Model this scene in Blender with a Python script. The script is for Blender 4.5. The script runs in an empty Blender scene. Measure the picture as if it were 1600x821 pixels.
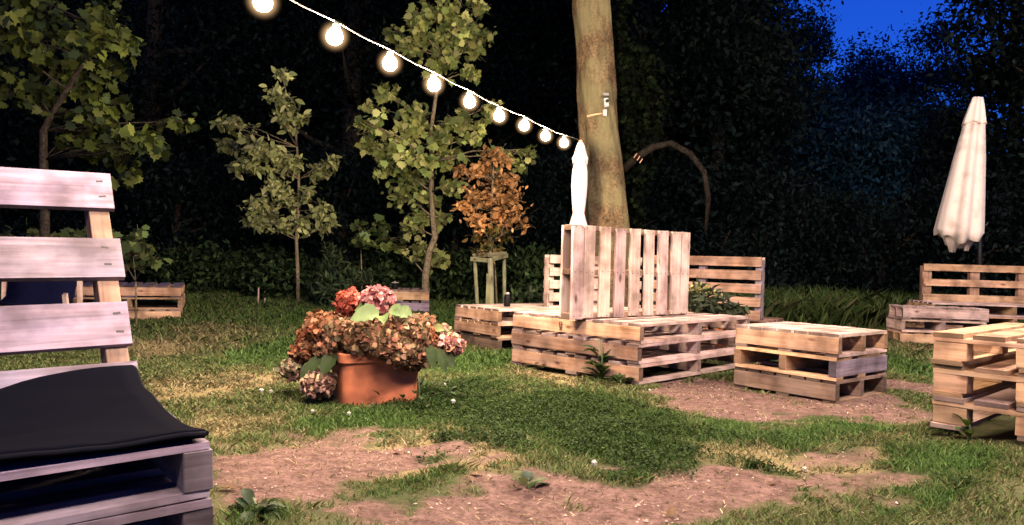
import bpy, math, random
import numpy as np
from mathutils import Matrix, Vector
random.seed(7); rng = np.random.default_rng(7)
S = bpy.context.scene; COL = S.collection
R = math.radians
# ------------------------------------------------------------------ camera, sky, exposure
FPX, HC, PITCH, ROLL = 1150.0, 0.846, R(-0.15), R(1.57)
cam_d = bpy.data.cameras.new('camera'); cam = bpy.data.objects.new('camera', cam_d); COL.objects.link(cam)
cam_d.sensor_width = 36; cam_d.lens = FPX / 1600 * 36; cam_d.clip_start = 0.05; cam_d.clip_end = 600
CAMROT = Matrix.Rotation(R(90) + PITCH, 3, 'X') @ Matrix.Rotation(ROLL, 3, 'Z')
cam.matrix_world = Matrix.Translation((0, 0, HC)) @ CAMROT.to_4x4()
S.camera = cam
S.view_settings.view_transform = 'Standard'; S.view_settings.look = 'None'
S.view_settings.exposure = 0.88; S.view_settings.gamma = 1.0
S.cycles.use_denoising = True
S.cycles.max_bounces = 6; S.cycles.diffuse_bounces = 2; S.cycles.glossy_bounces = 2
S.cycles.transmission_bounces = 3; S.cycles.transparent_max_bounces = 6
S.cycles.sample_clamp_indirect = 4.0
W = bpy.data.worlds.new('World'); S.world = W; W.use_nodes = True
wn = W.node_tree; wn.nodes.clear()
sky = wn.nodes.new('ShaderNodeTexSky'); sky.sky_type = 'NISHITA'; sky.sun_disc = False
sky.sun_elevation = R(2.0); sky.sun_rotation = R(200); sky.air_density = 1.0; sky.dust_density = 0.2; sky.ozone_density = 4.0
mul = wn.nodes.new('ShaderNodeMix'); mul.data_type = 'RGBA'; mul.blend_type = 'MULTIPLY'; mul.inputs[0].default_value = 1
mul.inputs[7].default_value = (0.13, 0.30, 1.0, 1)            # tungsten white balance of a dusk sky
bg = wn.nodes.new('ShaderNodeBackground'); bg.inputs[1].default_value = 0.24
wo = wn.nodes.new('ShaderNodeOutputWorld')
wn.links.new(sky.outputs[0], mul.inputs[6]); wn.links.new(mul.outputs[2], bg.inputs[0]); wn.links.new(bg.outputs[0], wo.inputs[0])
sun_d = bpy.data.lights.new('dusk_sun', 'SUN'); sun_d.energy = 0.02; sun_d.angle = R(10); sun_d.color = (0.6, 0.75, 1)
sun = bpy.data.objects.new('dusk_sun', sun_d); COL.objects.link(sun); sun.rotation_euler = (R(55), 0, R(-20))
LAMP_COL = (1.0, 0.76, 0.55); LAMP_COL2 = (1.0, 0.79, 0.66); LAMP_W = 135.0

# ------------------------------------------------------------------ helpers
def at(u, v, d):
    """world point seen at photo pixel (u,v) at distance d along the view"""
    q = CAMROT @ Vector(((u - 800) / FPX, -(v - 410.5) / FPX, -1.0))
    k = d / q.y
    return Vector((q.x * k, d, HC + q.z * k))
def lattice(seed):
    return np.random.default_rng(seed).random((64, 64))
_L = [lattice(i) for i in range(6)]
def vnoise(x, y, k=0):
    x = np.asarray(x, float); y = np.asarray(y, float)
    xi = np.floor(x).astype(int); yi = np.floor(y).astype(int); fx = x - xi; fy = y - yi
    fx = fx * fx * (3 - 2 * fx); fy = fy * fy * (3 - 2 * fy); L = _L[k % 6]
    g = lambda a, b: L[a % 64, b % 64]
    return (g(xi, yi) * (1 - fx) + g(xi + 1, yi) * fx) * (1 - fy) + (g(xi, yi + 1) * (1 - fx) + g(xi + 1, yi + 1) * fx) * fy
def fbm(x, y, k=0):
    return (vnoise(x, y, k) + .5 * vnoise(x * 2.1 + 7, y * 2.1, k + 1) + .25 * vnoise(x * 4.3, y * 4.3 + 3, k + 2)) / 1.75
def sm(a, b, t):
    t = np.clip((np.asarray(t, float) - a) / (b - a), 0, 1); return t * t * (3 - 2 * t)
def ground(x, y):
    x = np.asarray(x, float); y = np.asarray(y, float)
    z = .20 * sm(8.6, 11.5, y) * (1 - .75 * sm(1.5, 4.5, x)) + .25 * sm(12, 20, y) + 7.5 * sm(26, 48, y) + 15 * sm(28, 50, y) * (1 - sm(5, 14, x))
    z = z - .05 * np.exp(-((x + .1) ** 2 + (y - 7.3) ** 2) / 1.2)
    z = z + .11 * np.exp(-((x - 2.3) ** 2 + (y - 2.9) ** 2) / .8) + .05 * np.exp(-((x + 1.3) ** 2 + (y - 2.1) ** 2) / .8)
    z = z + (fbm(x * 4.5, y * 4.5, 0) - .5) * .022 * sm(1.2, 2, y) + (fbm(x * .9, y * .9, 1) - .5) * .05 * sm(1.0, 3.0, y) * (1 - .7 * np.exp(-((x - 1.2) ** 2 + (y - 5) ** 2) / 3))
    return z
def g1(x, y): return float(ground(x, y))
def gp(u, v):
    """ground point under photo pixel"""
    q = CAMROT @ Vector(((u - 800) / FPX, -(v - 410.5) / FPX, -1.0))
    lo, hi = .5, 60.0
    for d in np.linspace(.8, 40, 800):
        if HC + q.z / q.y * d <= g1(q.x / q.y * d, d): break
    return Vector((q.x / q.y * d, d, g1(q.x / q.y * d, d)))

def link(o, parent=None):
    COL.objects.link(o)
    if parent is not None: o.parent = parent
    return o
def thing(name, label, cat, loc=(0, 0, 0), rz=0, group=None):
    o = bpy.data.objects.new(name, None); link(o); o.empty_display_size = .1
    o.location = loc; o.rotation_euler = (0, 0, rz); o['label'] = label; o['category'] = cat
    if group: o['group'] = group
    return o
def tag(o, label, cat, group=None):
    o['label'] = label; o['category'] = cat
    if group: o['group'] = group
    return o
def np_mesh(name, V, F, mat, parent=None, tone=None, smooth=False):
    """V (n,3); F (m,k) uniform polygons; tone (n,3) colour attribute"""
    V = np.asarray(V, np.float32); F = np.asarray(F, np.int32)
    me = bpy.data.meshes.new(name); n = len(V); m, k = F.shape
    me.vertices.add(n); me.vertices.foreach_set('co', V.ravel())
    me.loops.add(m * k); me.loops.foreach_set('vertex_index', F.ravel())
    me.polygons.add(m); me.polygons.foreach_set('loop_start', np.arange(0, m * k, k, dtype=np.int32))
    if smooth: me.polygons.foreach_set('use_smooth', np.ones(m, bool))
    if tone is not None:
        a = me.attributes.new('tone', 'FLOAT_COLOR', 'POINT')
        a.data.foreach_set('color', np.hstack([np.asarray(tone, np.float32), np.ones((n, 1), np.float32)]).ravel())
    me.update(calc_edges=True); me.validate()
    me.materials.append(mat)
    return link(bpy.data.objects.new(name, me), parent)

class MB:
    """collects boxes / tubes / lathes into one mesh object"""
    def __init__(s): s.v = []; s.f = []; s.uv = []; s.t = []; s.m = []; s.sm = []
    def face(s, idx, uv, tone, mi=0, smooth=False):
        s.f.append(idx); s.uv.extend(uv); s.t.extend([tone] * len(idx)); s.m.append(mi); s.sm.append(smooth)
    def box(s, M, size, tone=1.0, jit=.0015, mi=0):
        """box centred at M's origin; grain runs along the longest side"""
        if not isinstance(M, Matrix): M = Matrix.Translation(M)
        b = len(s.v); hx, hy, hz = [q / 2 for q in size]; ax = max(range(3), key=lambda i: size[i])
        loc = []
        for i in range(8):
            p = Vector(((-hx, hx)[i & 1], (-hy, hy)[i >> 1 & 1], (-hz, hz)[i >> 2 & 1]))
            p += Vector([random.uniform(-jit, jit) for _ in range(3)])
            loc.append(p); s.v.append(M @ p)
        o = (random.uniform(0, 50), random.uniform(0, 50))
        for q in ((0, 2, 3, 1), (4, 5, 7, 6), (0, 1, 5, 4), (2, 6, 7, 3), (0, 4, 6, 2), (1, 3, 7, 5)):
            P = [loc[i] for i in q]
            nrm = (P[1] - P[0]).cross(P[2] - P[0]); na = max(range(3), key=lambda i: abs(nrm[i]))
            if na == ax:
                ua, va = [i for i in range(3) if i != na]; k = .25
            else:
                ua = ax; va = [i for i in range(3) if i not in (na, ax)][0]; k = 1
            tt = tone if na != ax or size[ax] < 3 * sorted(size)[1] else tuple(q_ * .42 for q_ in (tone if hasattr(tone, '__len__') else (tone,) * 3))
            s.face([b + i for i in q], [(p[ua] * k + o[0], p[va] + o[1] + na * .37) for p in P], tt, mi)
    def tube(s, pts, rad, n=8, tone=1.0, mi=0, cap=True):
        pts = [Vector(p) for p in pts]
        if not hasattr(rad, '__len__'): rad = [rad] * len(pts)
        b = len(s.v); ref = None; L = 0
        for i, p in enumerate(pts):
            d = (pts[min(i + 1, len(pts) - 1)] - pts[max(i - 1, 0)]).normalized()
            if ref is None: ref = d.orthogonal().normalized()
            ref = (ref - d * ref.dot(d)).normalized(); bi = d.cross(ref)
            for k in range(n):
                a = 2 * math.pi * k / n; s.v.append(p + (ref * math.cos(a) + bi * math.sin(a)) * rad[i])
        for i in range(len(pts) - 1):
            dl = (pts[i + 1] - pts[i]).length
            for k in range(n):
                k2 = (k + 1) % n; r = rad[i]
                s.face([b + i * n + k, b + i * n + k2, b + (i + 1) * n + k2, b + (i + 1) * n + k],
                       [(L, k / n * 6.28 * r), (L, (k + 1) / n * 6.28 * r), (L + dl, (k + 1) / n * 6.28 * r), (L + dl, k / n * 6.28 * r)], tone, mi, True)
            L += dl
        if cap:
            for i0, rev in ((0, True), ((len(pts) - 1) * n, False)):
                q = [b + i0 + k for k in range(n)]
                if rev: q.reverse()
                s.face(q, [(0, 0)] * n, tone, mi)
    def lathe(s, M, prof, n=24, tone=1.0, mi=0, fold=None, caps=(True, True)):
        """prof: (r, z) list; fold(i, angle, r) -> r"""
        if not isinstance(M, Matrix): M = Matrix.Translation(M)
        b = len(s.v)
        for i, (r, z) in enumerate(prof):
            for k in range(n):
                a = 2 * math.pi * k / n; rr, zz = (r, z) if fold is None else fold(i, a, r, z)
                s.v.append(M @ Vector((rr * math.cos(a), rr * math.sin(a), zz)))
        for i in range(len(prof) - 1):
            for k in range(n):
                k2 = (k + 1) % n
                s.face([b + i * n + k, b + i * n + k2, b + (i + 1) * n + k2, b + (i + 1) * n + k], [(k / n, prof[i][1]), ((k + 1) / n, prof[i][1]), ((k + 1) / n, prof[i + 1][1]), (k / n, prof[i + 1][1])], tone, mi, True)
        if caps[0]: s.face([b + k for k in reversed(range(n))], [(0, 0)] * n, tone, mi)
        if caps[1]: s.face([b + (len(prof) - 1) * n + k for k in range(n)], [(0, 0)] * n, tone, mi)
    def build(s, name, mats, parent=None, bevel=0):
        me = bpy.data.meshes.new(name); me.from_pydata([tuple(p) for p in s.v], [], s.f)
        uvl = me.uv_layers.new(name='grain'); uvl.data.foreach_set('uv', np.array(s.uv, np.float32).ravel())
        a = me.attributes.new('tone', 'FLOAT_COLOR', 'CORNER')
        t = np.array([(q, q, q, 1) if not hasattr(q, '__len__') else (*q, 1) for q in s.t], np.float32); a.data.foreach_set('color', t.ravel())
        me.polygons.foreach_set('material_index', np.array(s.m, np.int32)); me.polygons.foreach_set('use_smooth', np.array(s.sm, bool))
        for m in (mats if isinstance(mats, (list, tuple)) else [mats]): me.materials.append(m)
        me.update()
        o = link(bpy.data.objects.new(name, me), parent)
        if bevel:
            md = o.modifiers.new('bevel', 'BEVEL'); md.width = bevel; md.segments = 2; md.limit_method = 'ANGLE'; md.harden_normals = False
        return o

# ------------------------------------------------------------------ materials
def mat(name):
    m = bpy.data.materials.new(name); m.use_nodes = True; nt = m.node_tree
    return m, nt, nt.nodes['Principled BSDF'], nt.nodes['Material Output']
def N(nt, t, **kw):
    n = nt.nodes.new(t)
    for k, v in kw.items(): setattr(n, k, v)
    return n
def ramp(nt, stops, inp):
    r = N(nt, 'ShaderNodeValToRGB'); e = r.color_ramp.elements
    while len(e) < len(stops): e.new(.5)
    for q, (p, c) in zip(e, stops): q.position = p; q.color = (*c, 1)
    nt.links.new(inp, r.inputs[0]); return r
def mix(nt, mode, fac, a, b):
    m = N(nt, 'ShaderNodeMix', data_type='RGBA', blend_type=mode)
    if isinstance(fac, (int, float)): m.inputs[0].default_value = fac
    else: nt.links.new(fac, m.inputs[0])
    for i, q in ((6, a), (7, b)):
        if isinstance(q, tuple): m.inputs[i].default_value = (*q, 1)
        else: nt.links.new(q, m.inputs[i])
    return m.outputs[2]
def wood(name, dark, light, grey, greyamt=.5, rough=.75):
    m, nt, bs, out = mat(name); l = nt.links
    uv = N(nt, 'ShaderNodeUVMap', uv_map='grain')
    mp = N(nt, 'ShaderNodeMapping'); mp.inputs['Scale'].default_value = (2.2, 46, 1); l.new(uv.outputs[0], mp.inputs[0])
    n1 = N(nt, 'ShaderNodeTexNoise'); n1.inputs['Scale'].default_value = 1; n1.inputs['Detail'].default_value = 6; n1.inputs['Distortion'].default_value = .6; l.new(mp.outputs[0], n1.inputs[0])
    mp2 = N(nt, 'ShaderNodeMapping'); mp2.inputs['Scale'].default_value = (3.2, 9, 1); l.new(uv.outputs[0], mp2.inputs[0])
    n2 = N(nt, 'ShaderNodeTexNoise'); n2.inputs['Scale'].default_value = 1; n2.inputs['Detail'].default_value = 5; l.new(mp2.outputs[0], n2.inputs[0])
    c = ramp(nt, [(.30, dark), (.62, light)], n1.outputs[0]).outputs[0]
    f = ramp(nt, [(.38, (0, 0, 0)), (.72, (greyamt,) * 3)], n2.outputs[0]).outputs[0]
    c = mix(nt, 'MIX', f, c, grey)
    vo = N(nt, 'ShaderNodeTexVoronoi'); vo.inputs['Scale'].default_value = 1; vo.inputs['Randomness'].default_value = 1
    mp3 = N(nt, 'ShaderNodeMapping'); mp3.inputs['Scale'].default_value = (3.1, 7.0, 1); l.new(uv.outputs[0], mp3.inputs[0]); l.new(mp3.outputs[0], vo.inputs[0])
    kn = ramp(nt, [(.055, (.22, .12, .08)), (.13, (1, 1, 1))], vo.outputs['Distance']).outputs[0]
    c = mix(nt, 'MULTIPLY', .85, c, kn)
    n3 = N(nt, 'ShaderNodeTexNoise'); n3.inputs['Scale'].default_value = 5; n3.inputs['Detail'].default_value = 6
    tc = N(nt, 'ShaderNodeTexCoord'); l.new(tc.outputs['Object'], n3.inputs[0])
    st = ramp(nt, [(.36, (.42, .38, .36)), (.58, (1.08, 1.08, 1.08))], n3.outputs[0]).outputs[0]
    c = mix(nt, 'MULTIPLY', .9, c, st)
    t = N(nt, 'ShaderNodeAttribute', attribute_name='tone'); c = mix(nt, 'MULTIPLY', 1, c, t.outputs[0])
    l.new(c, bs.inputs['Base Color']); bs.inputs['Roughness'].default_value = rough; bs.inputs['Specular IOR Level'].default_value = .25
    bp = N(nt, 'ShaderNodeBump'); bp.inputs['Strength'].default_value = .5; bp.inputs['Distance'].default_value = .004; l.new(n1.outputs[0], bp.inputs['Height']); l.new(bp.outputs[0], bs.inputs['Normal'])
    return m
W_PINE = wood('pine_wood', (.30, .170, .085), (.52, .325, .185), (.38, .27, .20), .5)
W_PINK = wood('weathered_pinkish_wood', (.36, .24, .19), (.56, .41, .35), (.38, .31, .30), .6)
W_GREY = wood('greyed_wood', (.118, .092, .112), (.255, .20, .245), (.165, .14, .205), .8)
W_PALE = wood('pale_clean_wood', (.40, .275, .225), (.56, .42, .36), (.48, .36, .31), .4)
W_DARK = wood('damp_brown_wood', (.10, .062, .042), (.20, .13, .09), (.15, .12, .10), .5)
W_BROWN = wood('brown_wood', (.16, .085, .05), (.30, .175, .11), (.24, .19, .17), .5)
W_MOSS = wood('algae_green_wood', (.13, .13, .06), (.27, .27, .14), (.2, .22, .14), .5)
def plain(name, col, rough=.6, metal=0.0, noise=0.0, nscale=8, spec=.4, bump=0):
    m, nt, bs, out = mat(name); bs.inputs['Roughness'].default_value = rough; bs.inputs['Metallic'].default_value = metal; bs.inputs['Specular IOR Level'].default_value = spec
    if noise or bump:
        tc = N(nt, 'ShaderNodeTexCoord'); n = N(nt, 'ShaderNodeTexNoise'); n.inputs['Scale'].default_value = nscale; n.inputs['Detail'].default_value = 7
        nt.links.new(tc.outputs['Object'], n.inputs[0])
        c = ramp(nt, [(.3, tuple(q * (1 - noise) for q in col)), (.7, tuple(min(1, q * (1 + noise * .6)) for q in col))], n.outputs[0])
        nt.links.new(c.outputs[0], bs.inputs['Base Color'])
        if bump:
            bp = N(nt, 'ShaderNodeBump'); bp.inputs['Strength'].default_value = bump; bp.inputs['Distance'].default_value = .01; nt.links.new(n.outputs[0], bp.inputs['Height']); nt.links.new(bp.outputs[0], bs.inputs['Normal'])
    else: bs.inputs['Base Color'].default_value = (*col, 1)
    return m
M_NAIL = plain('dark_nail', (.02, .016, .016), .6)
M_TERRA = plain('terracotta', (.40, .125, .056), .85, noise=.6, nscale=7, bump=.3)
M_SOIL = plain('potting_soil', (.03, .02, .014), .95, noise=.5)
M_METAL = plain('dark_metal', (.03, .03, .035), .4, metal=.6)
M_WHITE = plain('white_plastic', (.22, .21, .20), .4)
M_BLACK = plain('black_plastic', (.004, .004, .0045), .6, spec=.1)
M_CABLE = plain('pale_cable', (.13, .11, .085), .7)
M_SOCKET = plain('grey_green_socket', (.06, .085, .08), .5)
M_NAVY = plain('navy_canvas', (.0025, .003, .014), .9, spec=.05, noise=.3, nscale=30)
def fabric(name, col, weave=220, noise=.3, stain=(.5, .42, .36), sheen=.2):
    m, nt, bs, out = mat(name); l = nt.links
    tc = N(nt, 'ShaderNodeTexCoord'); n = N(nt, 'ShaderNodeTexNoise'); n.inputs['Scale'].default_value = 5; n.inputs['Detail'].default_value = 6; l.new(tc.outputs['Object'], n.inputs[0])
    st = ramp(nt, [(.30, stain), (.5, (1, 1, 1))], n.outputs[0]).outputs[0]
    c = mix(nt, 'MULTIPLY', noise, col, st); l.new(c, bs.inputs['Base Color'])
    bs.inputs['Roughness'].default_value = .85; bs.inputs['Specular IOR Level'].default_value = .2; bs.inputs['Sheen Weight'].default_value = sheen
    n2 = N(nt, 'ShaderNodeTexNoise'); n2.inputs['Scale'].default_value = weave; n2.inputs['Detail'].default_value = 2; l.new(tc.outputs['Object'], n2.inputs[0])
    bp = N(nt, 'ShaderNodeBump'); bp.inputs['Strength'].default_value = .35; bp.inputs['Distance'].default_value = .003; l.new(n2.outputs[0], bp.inputs['Height']); l.new(bp.outputs[0], bs.inputs['Normal'])
    return m
M_CANVAS = fabric('cream_canvas', (.55, .465, .41), noise=.6)
M_CANVAS2 = fabric('white_canvas', (.50, .42, .385), noise=.4)
M_BLACKFAB = fabric('black_fabric', (.0018, .002, .0045), noise=.2, sheen=.0); M_BLACKFAB.node_tree.nodes['Principled BSDF'].inputs['Specular IOR Level'].default_value = .012
def leafmat(name, trans=.35, rough=.5, spec=.35):
    m, nt, bs, out = mat(name); l = nt.links
    t = N(nt, 'ShaderNodeAttribute', attribute_name='tone'); l.new(t.outputs[0], bs.inputs['Base Color']); bs.inputs['Roughness'].default_value = rough; bs.inputs['Specular IOR Level'].default_value = spec
    tr = N(nt, 'ShaderNodeBsdfTranslucent'); l.new(t.outputs[0], tr.inputs[0]); ms = N(nt, 'ShaderNodeMixShader'); ms.inputs[0].default_value = trans
    l.new(bs.outputs[0], ms.inputs[1]); l.new(tr.outputs[0], ms.inputs[2]); l.new(ms.outputs[0], out.inputs[0])
    return m
M_LEAF = leafmat('leaf', .35, .6, .14); M_LEAFDARK = leafmat('dark_leaf', .12, 1, 0); M_GRASS = leafmat('grass_blades', .25, .7, .08); M_PETAL = leafmat('petal', .3, .7, .2)
def bark(name, a, b, moss=None, scale=6, bump=.8, zs=.6, spec=0.0):
    m, nt, bs, out = mat(name); l = nt.links
    tc = N(nt, 'ShaderNodeTexCoord'); mp = N(nt, 'ShaderNodeMapping'); mp.inputs['Scale'].default_value = (scale * 3, scale * 3, scale * zs); l.new(tc.outputs['Object'], mp.inputs[0])
    n = N(nt, 'ShaderNodeTexNoise'); n.inputs['Scale'].default_value = 1; n.inputs['Detail'].default_value = 8; n.inputs['Roughness'].default_value = .65; l.new(mp.outputs[0], n.inputs[0])
    c = ramp(nt, [(.3, a), (.7, b)], n.outputs[0]).outputs[0]
    nf = N(nt, 'ShaderNodeTexNoise'); nf.inputs['Scale'].default_value = 38; nf.inputs['Detail'].default_value = 8; nf.inputs['Roughness'].default_value = .7; l.new(tc.outputs['Object'], nf.inputs[0]); c = mix(nt, 'MULTIPLY', .8, c, ramp(nt, [(.38, (.25, .25, .25)), (.6, (1.25, 1.25, 1.25))], nf.outputs[0]).outputs[0])
    if moss:
        n2 = N(nt, 'ShaderNodeTexNoise'); n2.inputs['Scale'].default_value = 2.2; n2.inputs['Detail'].default_value = 6; l.new(tc.outputs['Object'], n2.inputs[0])
        f = ramp(nt, [(.45, (0, 0, 0)), (.62, (.8, .8, .8))], n2.outputs[0]).outputs[0]; c = mix(nt, 'MIX', f, c, moss)
    l.new(c, bs.inputs['Base Color']); bs.inputs['Roughness'].default_value = .95; bs.inputs['Specular IOR Level'].default_value = spec
    bp = N(nt, 'ShaderNodeBump'); bp.inputs['Strength'].default_value = bump; bp.inputs['Distance'].default_value = .03; l.new(n.outputs[0], bp.inputs['Height']); l.new(bp.outputs[0], bs.inputs['Normal'])
    return m
M_BARK = bark('trunk_bark', (.035, .024, .013), (.14, .096, .054), (.10, .092, .048), scale=4, bump=1.0, zs=1.1)
M_BARKD = bark('dark_bark', (.018, .015, .012), (.045, .036, .028))
M_BARKB = bark('black_bark', (.005, .0045, .004), (.018, .015, .012), bump=1)
M_BARKS = bark('sapling_bark', (.11, .09, .055), (.22, .18, .115), scale=12, bump=.3)

# ------------------------------------------------------------------ ground sheet
PATCH = []      # (kind, cx, cy, rx, ry, weight); kinds: green, dirt, dry, clover, dark
def patch(kind, u, v, ru, rv, w=1.0):
    c = gp(u, v); a = gp(u, v - rv); b = gp(u, v + rv)
    PATCH.append((kind, c.x, (a.y + b.y) / 2, ru * c.y / FPX, max(.08, abs(a.y - b.y) / 2), w))
for p in [('dirt', 470, 735, 150, 50), ('dirt', 640, 790, 120, 32), ('dirt', 860, 790, 260, 42), ('dirt', 1150, 790, 200, 36), ('dirt', 1400, 765, 160, 28, .6), ('dirt', 600, 705, 130, 22),
          ('dirt', 1180, 645, 150, 26), ('dirt', 1360, 640, 110, 30), ('dirt', 1090, 612, 90, 16), ('dirt', 1420, 605, 60, 14), ('dirt', 1300, 712, 60, 16, .6), ('dirt', 560, 680, 90, 12, .6),
          ('dry', 320, 605, 110, 40, .75), ('dry', 260, 545, 90, 20, .6), ('dry', 390, 660, 90, 18, .8), ('dry', 640, 730, 130, 30, .8), ('dry', 870, 592, 80, 12), ('dry', 940, 590, 50, 10, .7), ('dry', 1230, 730, 150, 30, .6), ('dry', 700, 690, 80, 14, .8),
          ('dry', 330, 520, 80, 14, .6), ('dry', 1440, 712, 90, 22, .6), ('dry', 1430, 545, 60, 8, .7), ('dry', 780, 620, 60, 9, .5),
          ('green', 430, 560, 90, 34), ('green', 540, 660, 130, 18, .8), ('green', 1400, 570, 60, 20, 1), ('green', 640, 500, 200, 18, .8), ('green', 1500, 730, 110, 38), ('green', 1230, 670, 130, 22), ('green', 640, 760, 90, 26, .7), ('green', 1430, 810, 90, 18, .8), ('green', 360, 800, 70, 26, .7),
          ('green', 720, 570, 110, 16), ('green', 880, 560, 120, 12),
          ('clover', 840, 655, 180, 42), ('clover', 960, 690, 160, 38), ('clover', 1040, 725, 110, 42), ('clover', 700, 625, 90, 24), ('clover', 1170, 690, 90, 16, .6), ('clover', 1210, 745, 36, 12), ('clover', 1540, 775, 36, 10), ('clover', 740, 690, 60, 14)]:
    patch(*p)
def cover(x, y):
    x = np.asarray(x, float); y = np.asarray(y, float)
    wx = x + (fbm(x * 2.2, y * 2.2, 2) - .5) * .55 + (fbm(x * 9, y * 9, 1) - .5) * .3; wy = y + (fbm(x * 2.2 + 30, y * 2.2, 3) - .5) * .7 + (fbm(x * 9, y * 9 + 40, 4) - .5) * .35
    out = {k: np.zeros_like(x) for k in ('green', 'dirt', 'dry', 'clover')}
    for k, cx, cy, rx, ry, w in PATCH:
        d = np.sqrt(((wx - cx) / rx) ** 2 + ((wy - cy) / ry) ** 2); out[k] = np.maximum(out[k], w * (1 - sm(.55, 1.25, d)))
    return out
xs = np.unique(np.concatenate([np.linspace(-90, -9, 30), np.linspace(-9, 9, 260), np.linspace(9, 90, 30)]))
ys = np.unique(np.concatenate([np.linspace(-40, -1, 16), np.linspace(-1, 13, 260), np.linspace(13, 60, 60), np.linspace(60, 300, 14)]))
GX, GY = np.meshgrid(xs, ys); GZ = ground(GX, GY); nx, ny = len(xs), len(ys)
cv = cover(GX, GY); idx = np.arange(nx * ny).reshape(ny, nx)
F = np.stack([idx[:-1, :-1], idx[:-1, 1:], idx[1:, 1:], idx[1:, :-1]], -1).reshape(-1, 4)
gr = np.maximum(cv['green'], cv['clover']); tone = np.stack([np.clip(gr, 0, 1), np.clip(cv['dirt'], 0, 1), np.clip(cv['dry'], 0, 1)], -1).reshape(-1, 3)
def ground_mat():
    m, nt, bs, out = mat('lawn_soil'); l = nt.links
    tc = N(nt, 'ShaderNodeTexCoord'); t = N(nt, 'ShaderNodeAttribute', attribute_name='tone'); sp = N(nt, 'ShaderNodeSeparateColor'); l.new(t.outputs[0], sp.inputs[0])
    def noise(s, d=8, r=.6):
        n = N(nt, 'ShaderNodeTexNoise'); n.inputs['Scale'].default_value = s; n.inputs['Detail'].default_value = d; n.inputs['Roughness'].default_value = r; l.new(tc.outputs['Object'], n.inputs[0]); return n.outputs[0]
    a, b, c3 = noise(3.5), noise(38, 8, .7), noise(11)
    base = ramp(nt, [(.35, (.045, .050, .020)), (.65, (.105, .100, .046))], a).outputs[0]
    dirt = ramp(nt, [(.3, (.095, .055, .045)), (.7, (.225, .138, .116))], c3).outputs[0]
    dirt = mix(nt, 'MULTIPLY', .8, dirt, ramp(nt, [(.36, (.35, .3, .28)), (.56, (1, 1, 1))], b).outputs[0])
    dry = ramp(nt, [(.3, (.15, .115, .055)), (.7, (.30, .235, .115))], b).outputs[0]
    grn = ramp(nt, [(.3, (.018, .030, .008)), (.7, (.055, .075, .022))], b).outputs[0]
    def fac(ch, lo=.25, hi=.75):
        ad = N(nt, 'ShaderNodeMath', operation='MULTIPLY_ADD'); l.new(c3, ad.inputs[0]); ad.inputs[1].default_value = 1.1; 
        sb = N(nt, 'ShaderNodeMath', operation='ADD'); l.new(sp.outputs[ch], sb.inputs[0]); sb.inputs[1].default_value = -.55; l.new(sb.outputs[0], ad.inputs[2])
        r = N(nt, 'ShaderNodeMapRange', interpolation_type='SMOOTHSTEP'); l.new(ad.outputs[0], r.inputs[0]); r.inputs[1].default_value = lo; r.inputs[2].default_value = hi; return r.outputs[0]
    c = mix(nt, 'MIX', fac(2, .05, .85), base, dry); c = mix(nt, 'MIX', fac(1, .1, .75), c, dirt); c = mix(nt, 'MIX', fac(0, .15, .85), c, grn)
    l.new(c, bs.inputs['Base Color']); bs.inputs['Roughness'].default_value = .95; bs.inputs['Specular IOR Level'].default_value = .1
    ad = N(nt, 'ShaderNodeMath', operation='ADD'); l.new(b, ad.inputs[0]); l.new(c3, ad.inputs[1])
    bp = N(nt, 'ShaderNodeBump'); bp.inputs['Strength'].default_value = .9; bp.inputs['Distance'].default_value = .03; l.new(ad.outputs[0], bp.inputs['Height']); l.new(bp.outputs[0], bs.inputs['Normal'])
    return m
gro = np_mesh('ground', np.stack([GX, GY, GZ], -1).reshape(-1, 3), F, ground_mat(), tone=tone, smooth=True); gro['kind'] = 'structure'

# ------------------------------------------------------------------ leaves, trunks, trees
LEAF = {
    'maple': [(0, 0), (.14, .10), (.40, .10), (.36, .30), (.52, .46), (.34, .54), (.30, .74), (.13, .74), (0, 1), (-.13, .74), (-.30, .74), (-.34, .54), (-.52, .46), (-.36, .30), (-.40, .10), (-.14, .10)],
    'oval': [(0, 0), (.20, .25), (.24, .55), (.12, .85), (0, 1), (-.12, .85), (-.24, .55), (-.20, .25)],
    'long': [(0, 0), (.12, .3), (.13, .6), (0, 1), (-.13, .6), (-.12, .3)],
    'tuft': [(0, 0), (.32, .12), (.22, .42), (.42, .72), (.12, .68), (0, 1), (-.2, .66), (-.46, .62), (-.24, .36), (-.34, .08)],
    'dia': [(0, 0), (.24, .5), (0, 1), (-.24, .5)],
    'petal': [(0, 0), (.42, .35), (.40, .8), (0, 1), (-.40, .8), (-.42, .35)],
    'clover': [(0, 0), (.36, .2), (.5, .62), (.25, .95), (0, .84), (-.25, .95), (-.5, .62), (-.36, .2)],
}
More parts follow.
